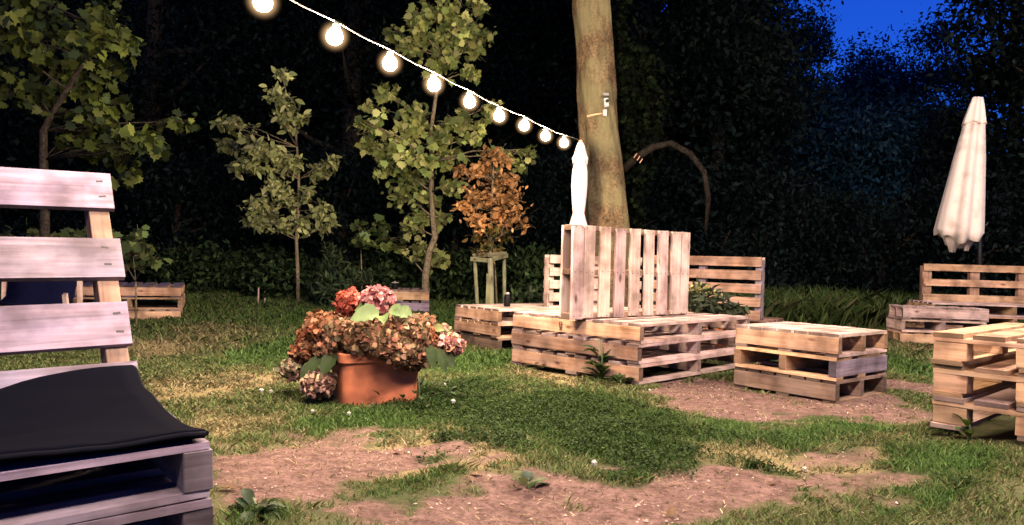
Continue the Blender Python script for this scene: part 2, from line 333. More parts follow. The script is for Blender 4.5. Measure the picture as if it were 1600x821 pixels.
def scatter(kind, pos, size, tone, up=.3, hang=.3, nrm=None, bend=.25, rg=None):
    """one polygon per leaf; returns V, F, tone arrays"""
    rg = rg or rng; T = np.array(LEAF[kind]); k = len(T); n = len(pos)
    nr = rg.normal(size=(n, 3)); nr /= np.linalg.norm(nr, axis=1, keepdims=True)
    if nrm is not None: nr = nr * .45 + nrm
    nr[:, 2] += up; nr /= np.linalg.norm(nr, axis=1, keepdims=True)
    ax = rg.normal(size=(n, 3)); ax[:, 2] -= hang * 2; ax -= nr * (ax * nr).sum(1, keepdims=True); ax /= np.linalg.norm(ax, axis=1, keepdims=True) + 1e-9
    sd = np.cross(ax, nr); size = np.asarray(size)[:, None, None]
    bz = -bend * (T[:, 1] - .3) ** 2 + np.abs(T[:, 0]) * bend * .6
    V = pos[:, None, :] + size * (sd[:, None, :] * T[None, :, 0, None] + ax[:, None, :] * T[None, :, 1, None] + nr[:, None, :] * bz[None, :, None])
    F = np.arange(n * k).reshape(n, k); return V.reshape(-1, 3), F, np.repeat(tone, k, 0)
def tones(n, cols, var=.25, rg=None):
    rg = rg or rng; c = np.array(cols); t = c[rg.integers(0, len(c), n)]
    return np.clip(t * (1 + rg.normal(size=(n, 1)) * var), .002, 1)
GREENS = [(.28, .31, .09), (.22, .27, .08), (.32, .33, .12), (.14, .19, .055)]
def tree(name, label, cat, trunk, r0, clumps, kind, lsize, ncl, cols, d, barkm, group=None, rad=1.0, up=.3, hang=.5, seed=1, branch_r=.012, zs=1.0):
    """trunk: [(u,v)] along photo pixels at distance d; clumps: (u,v,radius px[,dd])"""
    rg = np.random.default_rng(seed); rnd = random.Random(seed)
    base = at(*trunk[0], d); base.z = g1(base.x, base.y) - .02
    root = thing(name, label, cat, base, 0, group)
    tp = [at(u, v, d + rnd.uniform(-.05, .05)) - base for u, v in trunk]; tp[0] = Vector((0, 0, 0))
    nT = len(tp); mb = MB(); mb.tube(tp, [r0 * (1 - .75 * i / (nT - 1)) for i in range(nT)], 8)
    P = []; CF = []; BR = MB()
    for c in clumps:
        u, v, pr = c[:3]; dd = c[3] if len(c) > 3 else rnd.uniform(-.5, .5)
        q = at(u, v, d + dd) - base; rr = pr * d / FPX * rad
        best = min(tp[1:], key=lambda t: (t - q).length + max(0, t.z - q.z + .1 * (q - t).length) * 2.5)
        mid = best.lerp(q, .5) + Vector((rnd.uniform(-1, 1), rnd.uniform(-1, 1), rnd.uniform(-.5, 1))) * .08 * (best - q).length
        BR.tube([best, mid, q], [branch_r, branch_r * .7, branch_r * .3], 5)
        for k in range(3):
            e = q + Vector(rg.normal(size=3)) * rr * .6; BR.tube([mid.lerp(q, rnd.uniform(.2, .9)), e], [branch_r * .4, branch_r * .2], 4)
        m = max(4, int(ncl * (pr / 22) ** 1.6)); pts = rg.normal(size=(m, 3)) * np.array([rr * .43, rr * .43, rr * .40 * zs]) + np.array(q)
        t = rg.random((m // 3, 1)); along = np.array(mid) * (1 - t) + np.array(q) * t + rg.normal(size=(m // 3, 3)) * rr * .25
        P.append(np.vstack([pts, along])); CF.append(np.full((m + m // 3, 1), rg.uniform(.55, 1.3)))
    P = np.vstack(P); CV = np.vstack(CF); n = len(P)
    off = len(mb.v); mb.v += BR.v; mb.f += [[off + q for q in f] for f in BR.f]; mb.uv += BR.uv; mb.t += BR.t; mb.m += BR.m; mb.sm += BR.sm
    mb.build('trunk', barkm, root)
    V, F, T = scatter(kind, P, lsize * rg.uniform(.4, 1.2, n), np.clip(tones(n, cols, .33, rg) * CV, 0, 1), up, hang, rg=rg)
    np_mesh('crown', V, F, M_LEAF, root, T)
    return root

# big lit trunk with ivy and a bent limb
D = 8.3
b0 = at(948, 470, D); b0.z = g1(b0.x, b0.y)
big = thing('old_tree', 'thick bare lit tree trunk rising behind the upright pallet, dark ivy on its right side', 'tree', b0)
cl = [(948, 478, 86), (947, 420, 76), (946, 340, 70), (942, 260, 64), (935, 180, 60), (929, 100, 58), (924, 20, 58), (920, -80, 56), (918, -260, 50), (912, -420, 40)]
mb = MB(); n = 96; prev = None
def trunk_fold(i, a, r, z): return (r * (1 + .06 * math.sin(3 * a + i * .25) + .035 * math.sin(7 * a + i * .5) + .05 * (vnoise(a * 5.1 + 3 * vnoise(i * .12, a, 2), i * .22, 1).item() - .5) + .045 * (vnoise(a * 11, i * .5, 3).item() - .5)), z)
bb = 0; rings = []
for j in range(len(cl) - 1):
    for s_ in range(6): 
        t = s_ / 6; rings.append([cl[j][k] * (1 - t) + cl[j + 1][k] * t for k in range(3)])
for i, (u, v, w) in enumerate(rings):
    c = at(u, v, D) - b0; r = w / 2 * D / FPX
    if c.z < .25: r *= 1 + (.25 - c.z) * .8
    for k in range(n):
        a = 2 * math.pi * k / n; rr, _ = trunk_fold(i, a, r, 0); mb.v.append(c + Vector((rr * math.cos(a), rr * math.sin(a), 0)))
    if i:
        for k in range(n):
            q = [(i - 1) * n + k, (i - 1) * n + (k + 1) % n, i * n + (k + 1) % n, i * n + k]; mb.face(q, [(0, 0)] * 4, 1.0, 0, True)
mb.build('trunk', M_BARK, big)
mb = MB(); LP = [at(*q) - b0 for q in ((965, 275, 8.35), (995, 246, 8.2), (1022, 230, 8.1), (1048, 224, 8.05), (1078, 240, 8.0), (1100, 268, 8.0), (1107, 310, 8.0), (1103, 362, 8.0))]
mb.tube(LP, [.055, .045, .04, .036, .034, .032, .028, .018], 8); mb.build('bent_limb', M_BARKB, big)
mb = MB()
for (u, v) in ((991, 236), (996, 240), (1000, 244)): 
    c = at(u, v + 8, 8.2) - b0; mb.tube([c + Vector((-.012, -.05, -.03)), c + Vector((.018, -.055, .02))], .006, 5)
mb.build('rope_wrap', W_BROWN, big)
rg = np.random.default_rng(5); P = []
for (u, v, sx, sy, m) in ((972, 340, 18, 40, 420), (980, 250, 22, 50, 620), (968, 160, 12, 60, 420), (985, 120, 26, 50, 420), (960, 40, 8, 60, 240), (1000, 180, 26, 50, 420), (990, 420, 22, 30, 260)):
    c = at(u + 12, v, D + .15) - b0; P.append(rg.normal(size=(m, 3)) * np.array([sx, sx * .8, sy]) * D / FPX * .55 + np.array(c))
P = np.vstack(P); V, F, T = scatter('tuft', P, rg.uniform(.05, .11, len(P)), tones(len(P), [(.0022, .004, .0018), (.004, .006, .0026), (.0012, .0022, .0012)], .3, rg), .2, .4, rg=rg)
np_mesh('ivy', V, F, M_LEAFDARK, big, T)
# top crown of the old tree, out of reach of the lamps
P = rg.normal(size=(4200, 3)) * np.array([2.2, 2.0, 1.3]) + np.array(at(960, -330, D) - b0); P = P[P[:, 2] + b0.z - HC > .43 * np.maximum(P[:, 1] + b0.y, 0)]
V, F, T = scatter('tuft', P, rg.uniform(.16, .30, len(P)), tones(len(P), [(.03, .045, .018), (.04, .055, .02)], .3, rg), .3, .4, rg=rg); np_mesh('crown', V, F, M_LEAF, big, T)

tree('maple_tree', 'tall slim maple with pale green leaves reaching up past the string of bulbs', 'tree',
     [(664, 480), (665, 430), (671, 392), (680, 370), (676, 340), (674, 300), (674, 253), (674, 200), (684, 130), (695, 90), (712, 45), (722, -10)], .055,
     [(650, 40, 24), (690, 62, 26), (722, 40, 22), (742, 72, 22), (682, 102, 20), (636, 70, 20), (757, 50, 18), (700, 18, 26), (612, 52, 18), (735, 110, 16), (665, 20, 22), (745, 10, 20), (705, 85, 20),
      (600, 140, 18), (588, 196, 20), (574, 222, 16), (620, 232, 24), (650, 180, 22), (690, 205, 22), (722, 190, 18), (745, 212, 18), (704, 245, 22), (602, 262, 22), (640, 280, 24), (672, 308, 18), (622, 306, 20), (706, 290, 18), (640, 205, 22), (665, 250, 20),
      (596, 236, 20), (662, 392, 18), (690, 402, 14), (640, 356, 16), (562, 190, 12), (790, 243, 12, -.3), (826, 234, 13, -.3), (808, 254, 14, -.3), (768, 165, 12), (755, 188, 10), (575, 165, 12), (656, 340, 16), (690, 340, 14), (630, 390, 12)],
     'maple', .125, 58, GREENS, 10.2, M_BARKS, seed=11, up=.35, hang=.6, branch_r=.014)
tree('rowan_sapling', 'thin young tree with feathery pale leaves on a pencil thin stem', 'tree',
     [(466, 476), (465, 420), (463, 375), (466, 330), (467, 280), (464, 230), (460, 185), (448, 150), (440, 112)], .03,
     [(440, 116, 12), (432, 146, 16), (448, 162, 18), (468, 184, 13), (440, 180, 14), (362, 192, 16), (346, 190, 10), (352, 226, 14), (378, 216, 14), (402, 232, 18), (392, 258, 16), (428, 238, 20), (458, 254, 18), (372, 262, 14), (498, 268, 18), (520, 250, 14),
      (430, 290, 20), (402, 322, 20), (416, 338, 18), (506, 330, 18), (518, 344, 12), (442, 350, 16), (470, 345, 14), (394, 344, 14), (450, 310, 16), (480, 300, 14), (505, 358, 10)],
     'oval', .125, 120, [(.31, .33, .13), (.25, .28, .10), (.36, .36, .16), (.17, .20, .075)], 10.6, M_BARKS, seed=12, up=.5, hang=.35, branch_r=.008, zs=.8)
tree('copper_sapling', 'small young tree with orange brown autumn leaves inside a wooden stake guard', 'tree',
     [(768, 480), (767, 420), (766, 380), (768, 330), (770, 280), (772, 236)], .028,
     [(768, 242, 16), (788, 250, 14), (742, 270, 16), (762, 264, 18), (798, 278, 14), (776, 290, 20), (728, 322, 14), (720, 268, 10), (756, 312, 20), (790, 312, 20), (745, 345, 18), (780, 340, 22), (804, 330, 14), (820, 350, 9), (735, 300, 12), (806, 300, 12)],
     'oval', .10, 95, [(.50, .25, .09), (.44, .22, .08), (.54, .30, .12), (.32, .18, .07)], 9.7, M_BARKS, seed=13, rad=1.3, up=.5, hang=.2, branch_r=.008, zs=.7)
tree('copper_skirt_shrub', 'olive brown leafy shrub crowding the top of the stake guard', 'shrub',
     [(778, 478), (774, 430), (772, 400), (768, 370)], .018,
     [(770, 362, 16), (792, 370, 14), (742, 370, 14), (760, 385, 14), (778, 388, 12), (745, 392, 8)],
     'oval', .10, 60, [(.15, .12, .035), (.20, .13, .04), (.10, .11, .03)], 9.85, M_BARKS, seed=14, up=.5, hang=.2, branch_r=.008, zs=.7)
tree('plane_tree', 'broad leaved tree at the far left, dim olive leaves above the tall pallet chair', 'tree',
     [(70, 470), (70, 330), (68, 250), (68, 205), (80, 180), (105, 140), (135, 90), (150, 40), (160, -20)], .05,
     [(60, 20, 40), (110, 60, 44), (170, 30, 40), (200, 70, 26), (30, 60, 40), (90, 110, 36), (50, 140, 34), (130, 130, 34), (170, 110, 28), (60, 150, 26), (150, 165, 30), (110, 190, 26), (170, 190, 26), (185, 160, 18), (200, 215, 26), (150, 220, 22), (225, 215, 22), (245, 220, 16), (275, 190, 18), (300, 190, 12), (250, 235, 14), (190, 245, 20), (195, 275, 16), (150, 60, 40), (20, 0, 40), (215, 270, 10), (108, 215, 16), (-20, 40, 44), (-40, 110, 40), (10, 120, 30)],
     'maple', .125, 25, [(.06, .08, .014), (.045, .062, .014), (.08, .095, .02), (.025, .038, .014)], 7.2, M_BARKD, seed=15, up=.2, hang=.7, branch_r=.012)
tree('leafy_shrub', 'leafy shrub showing between the tall pallet chair and the low table at far left', 'shrub',
     [(214, 470), (212, 440), (208, 400)], .015, [(205, 372, 18), (222, 362, 14), (215, 395, 16), (236, 410, 16), (198, 410, 18), (228, 385, 12), (180, 380, 18), (150, 372, 18), (120, 368, 16), (90, 370, 16), (50, 366, 16), (15, 368, 14)],
     'maple', .14, 22, [(.07, .095, .03), (.05, .075, .025), (.10, .12, .04)], 8.2, M_BARKS, seed=16, branch_r=.008)
tree('young_maple', 'knee high maple shoot with a few pale leaves between sapling and tall maple', 'shrub',
     [(566, 474), (565, 430), (564, 390), (572, 365)], .014, [(565, 352, 14), (588, 352, 14), (600, 372, 14), (575, 375, 14), (618, 382, 12), (555, 372, 8), (628, 370, 8)],
     'maple', .15, 26, [(.085, .12, .03), (.06, .095, .03), (.11, .14, .04)], 10.4, M_BARKS, seed=17, branch_r=.008)
tree('broom_bush', 'feathery dark green bush at the lawn edge behind the hydrangea', 'shrub',
     [(520, 480), (520, 455), (518, 430)], .02, [(515, 455, 26), (495, 462, 18), (540, 455, 20), (505, 430, 18), (525, 410, 16), (515, 390, 12), (550, 430, 18), (560, 465, 16), (575, 440, 12)],
     'long', .13, 150, [(.028, .045, .018), (.045, .06, .022), (.02, .034, .018)], 10.3, M_BARKD, seed=18, up=.0, hang=-.4, branch_r=.006)
tree('green_seedling', 'small dark green shrub right of the stake guard', 'shrub', [(825, 486), (826, 465), (826, 445)], .012,
     [(820, 462, 18), (838, 470, 14), (808, 472, 12), (836, 450, 12), (850, 465, 10)], 'oval', .08, 60, [(.02, .034, .014), (.03, .045, .018)], 9.3, M_BARKD, seed=19, branch_r=.006)

# dark woodland behind
def dark_tree_mesh(seed, h, cr, nleaf, ls, cols):
    rg = np.random.default_rng(seed); pts = []
    cl = [(rg.normal(0, cr * .42), rg.normal(0, cr * .42), h * rg.uniform(.12, .97)) for _ in range(26)]
    per = nleaf // len(cl)
    for c in cl:
        k = 1.15 - .75 * max(0, c[2] / h - .45)
        r = cr * .34 * k * rg.uniform(.7, 1.2); c = (c[0] * k, c[1] * k, c[2])
        pts.append(rg.normal(size=(per, 3)) * np.array([r, r, r * .62]) * .8 + np.array(c))
    P = np.vstack(pts); P[:, 2] = np.abs(P[:, 2]); P = P[np.hypot(P[:, 0], P[:, 1]) < cr * rg.uniform(.85, 1.08, len(P))]
    n = len(P); return scatter('dia', P, ls * rg.uniform(.5, 1.2, n), tones(n, cols, .5, rg), .25, .4, rg=rg)
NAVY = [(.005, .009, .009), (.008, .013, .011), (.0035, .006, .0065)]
BLUE = [(.012, .036, .062), (.020, .048, .075), (.008, .025, .046)]  # skylight on the crowns by the sky gap, put into leaf colour
def dark_tree(name, label, kindseed, h, cr, u, d, nleaf, ls, cols=NAVY, group='trees of the dark wood', cat='tree', yb=0):
    x = (u - 800) / FPX * d; root = thing(name, label, cat, (x, d, g1(x, d) - .05), random.uniform(0, 6), group)
    mb = MB(); ln = random.uniform(-.25, .25); mb.tube([(0, 0, 0), (ln * .4, .05, h * .3), (ln, .1, h * .62), (ln * .8, 0, h * .88)], [cr * .085, cr * .07, cr * .045, .02], 8)
    for k in range(6):
        a = k * 1.1 + kindseed; z = h * (.25 + .1 * k); L = cr * .6; mb.tube([(ln * .5, .05, z), (math.cos(a) * L * .5, math.sin(a) * L * .5, z + .15 * L), (math.cos(a) * L, math.sin(a) * L, z + .45 * L)], [cr * .03, cr * .02, .008], 5)
    mb.build('trunk', M_BARKD, root)
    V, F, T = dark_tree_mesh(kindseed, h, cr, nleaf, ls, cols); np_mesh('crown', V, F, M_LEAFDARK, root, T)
    return root
spec = [(-250, 15, 11, 3.6), (40, 17, 12, 3.6), (230, 15.5, 10.5, 3.0), (390, 19, 13, 3.8), (545, 16, 11, 3.0), (700, 20, 8.6, 3.2), (835, 22, 9.0, 3.2), (1015, 14.5, 8.2, 2.4), (1060, 17.5, 9.5, 2.6), (1110, 14, 6.2, 2.0),
        (1163, 27, 12.0, 2.9), (1335, 33, 8.6, 3.4), (1420, 30, 9.6, 3.2), (1590, 15.5, 9.8, 2.0), (1730, 12.5, 10.5, 2.8), (1830, 13, 11, 3), (1290, 21, 5.2, 2.8), (1390, 19, 4.6, 2.2), (600, 26, 10, 4), (930, 27, 10, 4), (470, 26, 14, 4), (150, 25, 14, 4), (1170, 22, 6.5, 2.6), (1800, 26, 12, 4), (300, 30, 17, 4.6), (440, 33, 17, 4.6), (60, 31, 16, 4.6)]
WHO = ['far left edge of the wood', 'left of the plane tree crown', 'behind the plane tree', 'between plane tree and feathery sapling', 'behind the feathery sapling', 'behind the tall maple', 'left of the old trunk top', 'just right of the old trunk', 'behind the bent limb', 'under the bent limb',
       'rising left beside the open sky', 'far away below the open sky', 'at the right foot of the open sky', 'left behind the tilted parasol', 'right behind the tilted parasol', 'at the far right edge of the wood', 'low and bluish below the sky gap', 'pale bluish, left of the tilted parasol', 'deep behind the young maple', 'deep behind the old trunk', 'tall, deep behind the first bulbs', 'tall, deep behind the plane tree', 'low, between old trunk and sky gap', 'deep at the right end of the wood', 'farthest back right of the plane tree crown', 'farthest back above the feathery sapling', 'farthest back at the left end']
for i, ((u, d, h, cr), w) in enumerate(zip(spec, WHO)):
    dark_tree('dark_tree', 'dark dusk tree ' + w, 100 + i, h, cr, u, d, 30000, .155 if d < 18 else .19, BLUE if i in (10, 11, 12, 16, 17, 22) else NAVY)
BUSH = [(u, 12.4 + (i * 7 % 5) * .5) for i, u in enumerate(range(-140, 1720, 84))]
proto = None
for i, (u, d) in enumerate(BUSH):
    x = (u - 800) / FPX * d
    if i < 3:
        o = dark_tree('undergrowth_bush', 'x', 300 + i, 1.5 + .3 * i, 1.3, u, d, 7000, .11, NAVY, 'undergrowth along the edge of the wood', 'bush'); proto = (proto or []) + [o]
    else:
        s_ = proto[i % 3]; o = s_.copy(); COL.objects.link(o); o.location = (x, d, g1(x, d) - .05); o.rotation_euler = (0, 0, random.uniform(0, 6)); o.scale = (1, 1, random.uniform(.8, 1.3))
        for ch in s_.children: c = ch.copy(); COL.objects.link(c); c.parent = o
    o['label'] = 'one of the dark bushes of the undergrowth along the back edge of the lawn'

pr2 = None
for i, (u, d) in enumerate(((310, 11.4), (395, 11.7), (445, 11.2), (610, 11.3), (720, 11.5), (845, 11.0), (905, 11.3))):
    x = (u - 800) / FPX * d
    if pr2 is None: o = pr2 = dark_tree('low_bush', 'x', 350, .75, .75, u, d, 2600, .12, [(.020, .036, .014), (.030, .048, .018), (.012, .022, .010)], 'low bushes at the feet of the young trees', 'bush')
    else:
        o = pr2.copy(); COL.objects.link(o); o.location = (x, d, g1(x, d) - .05); o.rotation_euler = (0, 0, random.uniform(0, 6)); o.scale = (1, 1, random.uniform(.7, 1.3))
        for ch in pr2.children: c = ch.copy(); COL.objects.link(c); c.parent = o
    o['label'] = 'one of the low green bushes at the feet of the young trees behind the lawn'
# ------------------------------------------------------------------ pallets
def tn(a=.70, b=1.15):
    q = random.uniform(a, b); return (q, q * random.uniform(.95, 1.03), q * random.uniform(.92, 1.05))
def pallet(parent, M, La, Lb, h, mats, nb=6, bw=.10, nbot=3, kind='stringer', sw=.045, nails=True, name='pallet', flush=False, pairs=False):
    """boards run along local x (La), stringers along local y (Lb); M places the pallet's lower corner in the thing's space"""
    bt = .021; mb = MB(); sh = h - 2 * bt
    def boards(n, z, w):
        pit = (Lb - w) / max(1, n - 1); ys = [w / 2 + i * pit for i in range(n)]
        if pairs: ys[1] = ys[0] + w + .004; ys[-2] = ys[-1] - w - .004; k = n - 3; ys[2:-2] = [ys[1] + (ys[-2] - ys[1]) * (i + 1) / k for i in range(n - 4)]
        for y in ys:
            ww = w * random.uniform(.96, 1.02)
            mb.box(M @ Matrix.Translation((La / 2 + random.uniform(-.007, .007), y, z)) @ Matrix.Rotation(random.uniform(-.010, .010), 4, 'Z') @ Matrix.Rotation(random.uniform(-.0025, .0025), 4, 'Y'), (La - (.012 if kind == 'stringer' else 0), ww, bt), tn())
            if nails:
                for x in (sw / 2, La / 2, La - sw / 2):
                    for s_ in (-.28, .28):
                        for zz in ((z + bt / 2 + .0006), (z - bt / 2 - .0006)):
                            mb.box(M @ Matrix.Translation((x + random.uniform(-.006, .006), y + s_ * w, zz)) @ Matrix.Rotation(.8, 4, 'Z'), (.008, .008, .0012), 1, 0, 1)
    boards(nb, h - bt / 2, bw); boards(nbot, bt / 2, bw)
    p = mb.build(name, [mats[0], M_NAIL], parent, .0025)
    for i, x in enumerate((sw / 2, La / 2, La - sw / 2)):
        if kind == 'stringer':
            m2 = MB(); m2.box(M @ Matrix.Translation((x, Lb / 2, h / 2)), (sw, Lb, sh - .001), tn()); m2.build('stringer', mats[1 if i == 0 else -1], p, .003)
        else:
            m3 = MB(); m3.box(M @ Matrix.Translation((x, Lb / 2, h - bt * 1.5 - .0006)), (sw * 1.0, Lb, bt), tn()); m3.build('cross_board', mats[-1], p, .002)
            for y in (.0725, Lb / 2, Lb - .0725):
                m2 = MB(); m2.box(M @ Matrix.Translation((x, y, (h - bt) / 2 - .0006)), (sw - .004, .14, h - 3 * bt - .0025), tn()); m2.build('block', mats[-1], p, .003)
    return p
TR = Matrix.Translation
def stack(name, label, cat, base, yaw, La, Lb, n, ph, orient, mats, group=None, nb=6, bw=.10, kind='stringer', sw=.045, jit=.012, nbot=3):
    root = thing(name, label, cat, base, yaw, group)
    for k in range(n):
        M = TR((random.uniform(-jit, jit), random.uniform(-jit, jit), k * (ph + .001))) @ TR((La / 2, Lb / 2, 0)) @ Matrix.Rotation(random.uniform(-.012, .012), 4, 'Z') @ TR((-La / 2, -Lb / 2, 0))
        if orient[k]:   # turned a quarter
            M = M @ TR((La, 0, 0)) @ Matrix.Rotation(math.pi / 2, 4, 'Z'); pallet(root, M, Lb, La, ph, mats[k], nb, bw, nbot, kind, sw)
        else: pallet(root, M, La, Lb, ph, mats[k], nb, bw, nbot, kind, sw)
    return root
# centre bench: three stacked pallets and one upright pallet as backrest
G_T = 'tables of three stacked pallets'
cb = stack('pallet_bench', 'wide bench of three stacked pallets with a bright slatted pallet standing upright on it', 'bench', (.87, 5.03, .02), R(44.4), 1.57, 1.23, 3, .138, (0, 0, 0), [(W_PINK, W_BROWN, W_PINK), (W_PINK, W_BROWN, W_PINK), (W_PINK, W_PINE, W_PINK)], nb=8, bw=.105, sw=.05, jit=.008)
Mi = Matrix.Translation((.87, 5.03, .02)) @ Matrix.Rotation(R(44.4), 4, 'Z')
Mb = Mi.inverted() @ TR((.435, 5.25, .437)) @ Matrix.Rotation(R(38.7), 4, 'Z')
# upright: boards vertical -> local x (board) up, local y (stringer) along the bench, local z (deck side) to the front
U = Mb @ Matrix(((0, 1, 0, 0), (0, 0, -1, .13), (1, 0, 0, 0), (0, 0, 0, 1)))
pallet(cb, U, .68, 1.32, .13, (W_PALE, W_BROWN, W_BROWN), 9, .108, 4, 'stringer', .04, name='backrest', pairs=True)
# ink stamp on the top stringer
mb = MB()
for (dy, dz, w, h_) in ((.0, .03, .03, .006), (0, .012, .03, .005), (0, -.008, .03, .006), (0, -.026, .03, .005), (-.012, .002, .005, .05), (.012, .012, .005, .03), (.003, -.018, .005, .02)):
    mb.box((-.0015 - .004, .70 + dy, .345 + dz), (.002, w, h_), 1, 0)
mb.build('ink_stamp', plain('brown_ink', (.10, .045, .025), .8), cb)
# right-hand low table
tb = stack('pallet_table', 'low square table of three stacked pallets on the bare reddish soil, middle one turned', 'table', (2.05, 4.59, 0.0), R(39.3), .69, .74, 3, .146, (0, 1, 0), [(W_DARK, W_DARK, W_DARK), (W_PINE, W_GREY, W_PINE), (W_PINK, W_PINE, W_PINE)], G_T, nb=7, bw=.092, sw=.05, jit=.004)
# left of centre
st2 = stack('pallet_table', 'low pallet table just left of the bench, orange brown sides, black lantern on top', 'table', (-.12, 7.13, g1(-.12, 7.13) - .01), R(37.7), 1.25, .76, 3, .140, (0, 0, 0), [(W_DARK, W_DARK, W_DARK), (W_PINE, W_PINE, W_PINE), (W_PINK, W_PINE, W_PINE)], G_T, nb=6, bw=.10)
lt = stack('pallet_table', 'low pallet table with grey top at the far left behind the tall pallet chair', 'table', (-4.01, 8.96, g1(-4, 8.96) - .02), R(112), 1.1, 1.15, 3, .142, (0, 1, 0), [(W_PINK, W_PINE, W_PINE), (W_PINE, W_PINE, W_PINE), (W_GREY, W_PINE, W_PINE)], G_T, nb=7, bw=.12)
sq = at(670, 489, 10.0)
s3 = stack('pallet_table', 'small far pallet table half hidden behind the pink hydrangea heads', 'table', (sq.x, sq.y, g1(sq.x, sq.y)), R(96), .9, .8, 2, .150, (0, 0), [(W_GREY, W_GREY, W_PINE), (W_PINK, W_PINE, W_PINE)], G_T, nb=6, bw=.11)
# near right stack of block pallets
c0 = (1.98, 3.45, .13); e2 = Vector((-math.sin(R(42)), math.cos(R(42)), 0))
b_ = Vector(c0) - e2 * .8; 
rn = stack('pallet_table', 'near table of three block pallets cut by the right edge of the photo', 'table', (b_.x, b_.y, .125), R(42), 1.2, .8, 3, .147, (0, 0, 0), [(W_PINK, W_PINK, W_PINE), (W_PINE, W_PINE, W_PINE), (W_PINE, W_PINE, W_PINE)], G_T, nb=5, bw=.128, kind='block', sw=.10, jit=.008)
# far right: small table and bench with slatted back
fa = at(1408, 539, 8.5)
ft = stack('pallet_table', 'far table of three pallets in front of the bench under the tilted parasol', 'table', (fa.x, fa.y, g1(fa.x, fa.y)), R(-8), .92, .46, 3, .146, (1, 0, 1), [(W_PINE, W_PINE, W_PINE), (W_PINK, W_PINK, W_PINK), (W_PINK, W_PINK, W_PINK)], G_T, nb=6, bw=.09)
for p in list(ft.children): pass
fb = at(1456, 533, 9.4)
bn = stack('pallet_bench', 'long bench of stacked pallets with a three slat backrest at the far right', 'bench', (fb.x, fb.y, g1(fb.x, fb.y)), R(-6), 2.0, .8, 3, .152, (0, 0, 0), [(W_PINE, W_PINE, W_PINE), (W_BROWN, W_BROWN, W_PINE), (W_PINK, W_PINE, W_PINE)], nb=6, bw=.11)
def upright(parent, M, width, height, z0, th, mats, nb, bw, posts=3, pw=.10, both=False):
    """slatted upright back: horizontal boards along local x, uprights behind them"""
    mb = MB(); pit = (height - bw) / (nb - 1)
    for i in range(nb):
        z = z0 + height - bw / 2 - i * pit
        mb.box(M @ TR((width / 2, 0, z)), (width, .022, bw * random.uniform(.96, 1.03)), tn())
        if both: mb.box(M @ TR((width / 2, th - .022, z)), (width, .022, bw), tn())
        for px in (pw / 2, width / 2, width - pw / 2):
            for s_ in (-.25, .25): mb.box(M @ TR((px + random.uniform(-.01, .01), -.0116, z + s_ * bw)), (.007, .0014, .007), 1, 0, 1)
    bk = mb.build('backrest', [mats[0], M_NAIL], parent, .002)
    for k in range(posts):
        x = pw / 2 + k * (width - pw) / (posts - 1); m2 = MB(); m2.box(M @ TR((x, th / 2, z0 + height / 2 - .01)), (pw, th - .046, height - .03), tn()); m2.build('upright', mats[1], bk, .003)
    return bk
upright(bn, TR((.14, .62, 0)), 1.35, .50, .46, .13, (W_PINE, W_BROWN), 3, .092, 3, .12)
# two benches behind, seen from their slatted backs
q = at(857, 480, 7.7); q2 = Vector((q.x, q.y, g1(q.x, q.y)))
bl = thing('pallet_bench', 'pallet bench behind the upright pallet, pale slatted back peeping out at its left', 'bench', q2, R(28))
upright(bl, TR((0, 0, 0)), 1.2, .62, .33, .13, (W_PINK, W_PINK), 5, .088, 3, .07, True)
for k in range(2): pallet(bl, TR((0, .15, .145 * k)), 1.2, .8, .143, (W_PINE, W_PINE, W_PINE), 5, .10)
q = at(1188, 503, 7.4); ang = R(146)
bd = thing('pallet_bench', 'dark brown slatted bench back behind the leafy plant right of the upright pallet', 'bench', (q.x, q.y, g1(q.x, q.y)), ang)
upright(bd, Matrix.Scale(1, 4) @ TR((0, 0, 0)) @ Matrix(((1, 0, 0, 0), (0, -1, 0, 0), (0, 0, 1, 0), (0, 0, 0, 1))) @ TR((0, -.0, 0)), 1.25, .64, .31, .13, (W_BROWN, W_GREY), 5, .095, 3, .07, True)
for k in range(2): pallet(bd, TR((0, -.97, .145 * k)), 1.2, .8, .143, (W_BROWN, W_BROWN, W_BROWN), 5, .10)

# tall pallet chair in the left foreground
ex = Vector((.7896, .6136, 0)).normalized()       # towards the right along the seat front
CY = math.atan2(ex.y, ex.x)
FR = Vector((-.775, 1.961, 0)); CW = 1.25
org = FR - ex * CW
ch = thing('pallet_chair', 'tall reclined pallet chair with wide lavender grey back boards in the left foreground', 'chair', (org.x, org.y, .045), CY)
for k, mm in enumerate(((W_GREY, W_GREY, W_GREY), (W_GREY, W_GREY, W_GREY))):
    pallet(ch, TR((0, 0, .150 * k)), CW, 1.0, .149, mm, 6, .125, 4, 'stringer', .075)
ch.location.z = .012; ch.rotation_euler = (0, -.026, CY)
A = R(35.5); mb = MB(); Lb = .98; Mr = TR((0, .955, .298)) @ Matrix.Rotation(-A, 4, 'X')
for i, s_ in enumerate((.894, .556, .251, -.005)):
    mb.box(Mr @ TR((CW / 2 + random.uniform(-.004, .004), -.03, s_)) @ Matrix.Rotation(random.uniform(-.006, .006), 4, 'Y'), (CW, .022, .186), tn(.95, 1.08))
    for px in (.05, CW / 2, CW - .05):
        for q in (-.035, .045): mb.box(Mr @ TR((px + random.uniform(-.012, .012), -.0416, s_ + q)) @ Matrix.Rotation(random.uniform(-.2, .2), 4, 'Y'), (.026, .0014, .009), 1, 0, 1)
bk = mb.build('backrest', [W_GREY, M_NAIL], ch, .003)
for px in (.05, CW / 2, CW - .055):
    m2 = MB(); m2.box(Mr @ TR((px, .028, .46)), (.075, .09, .94), tn()); m2.build('upright', W_BROWN, bk, .004)
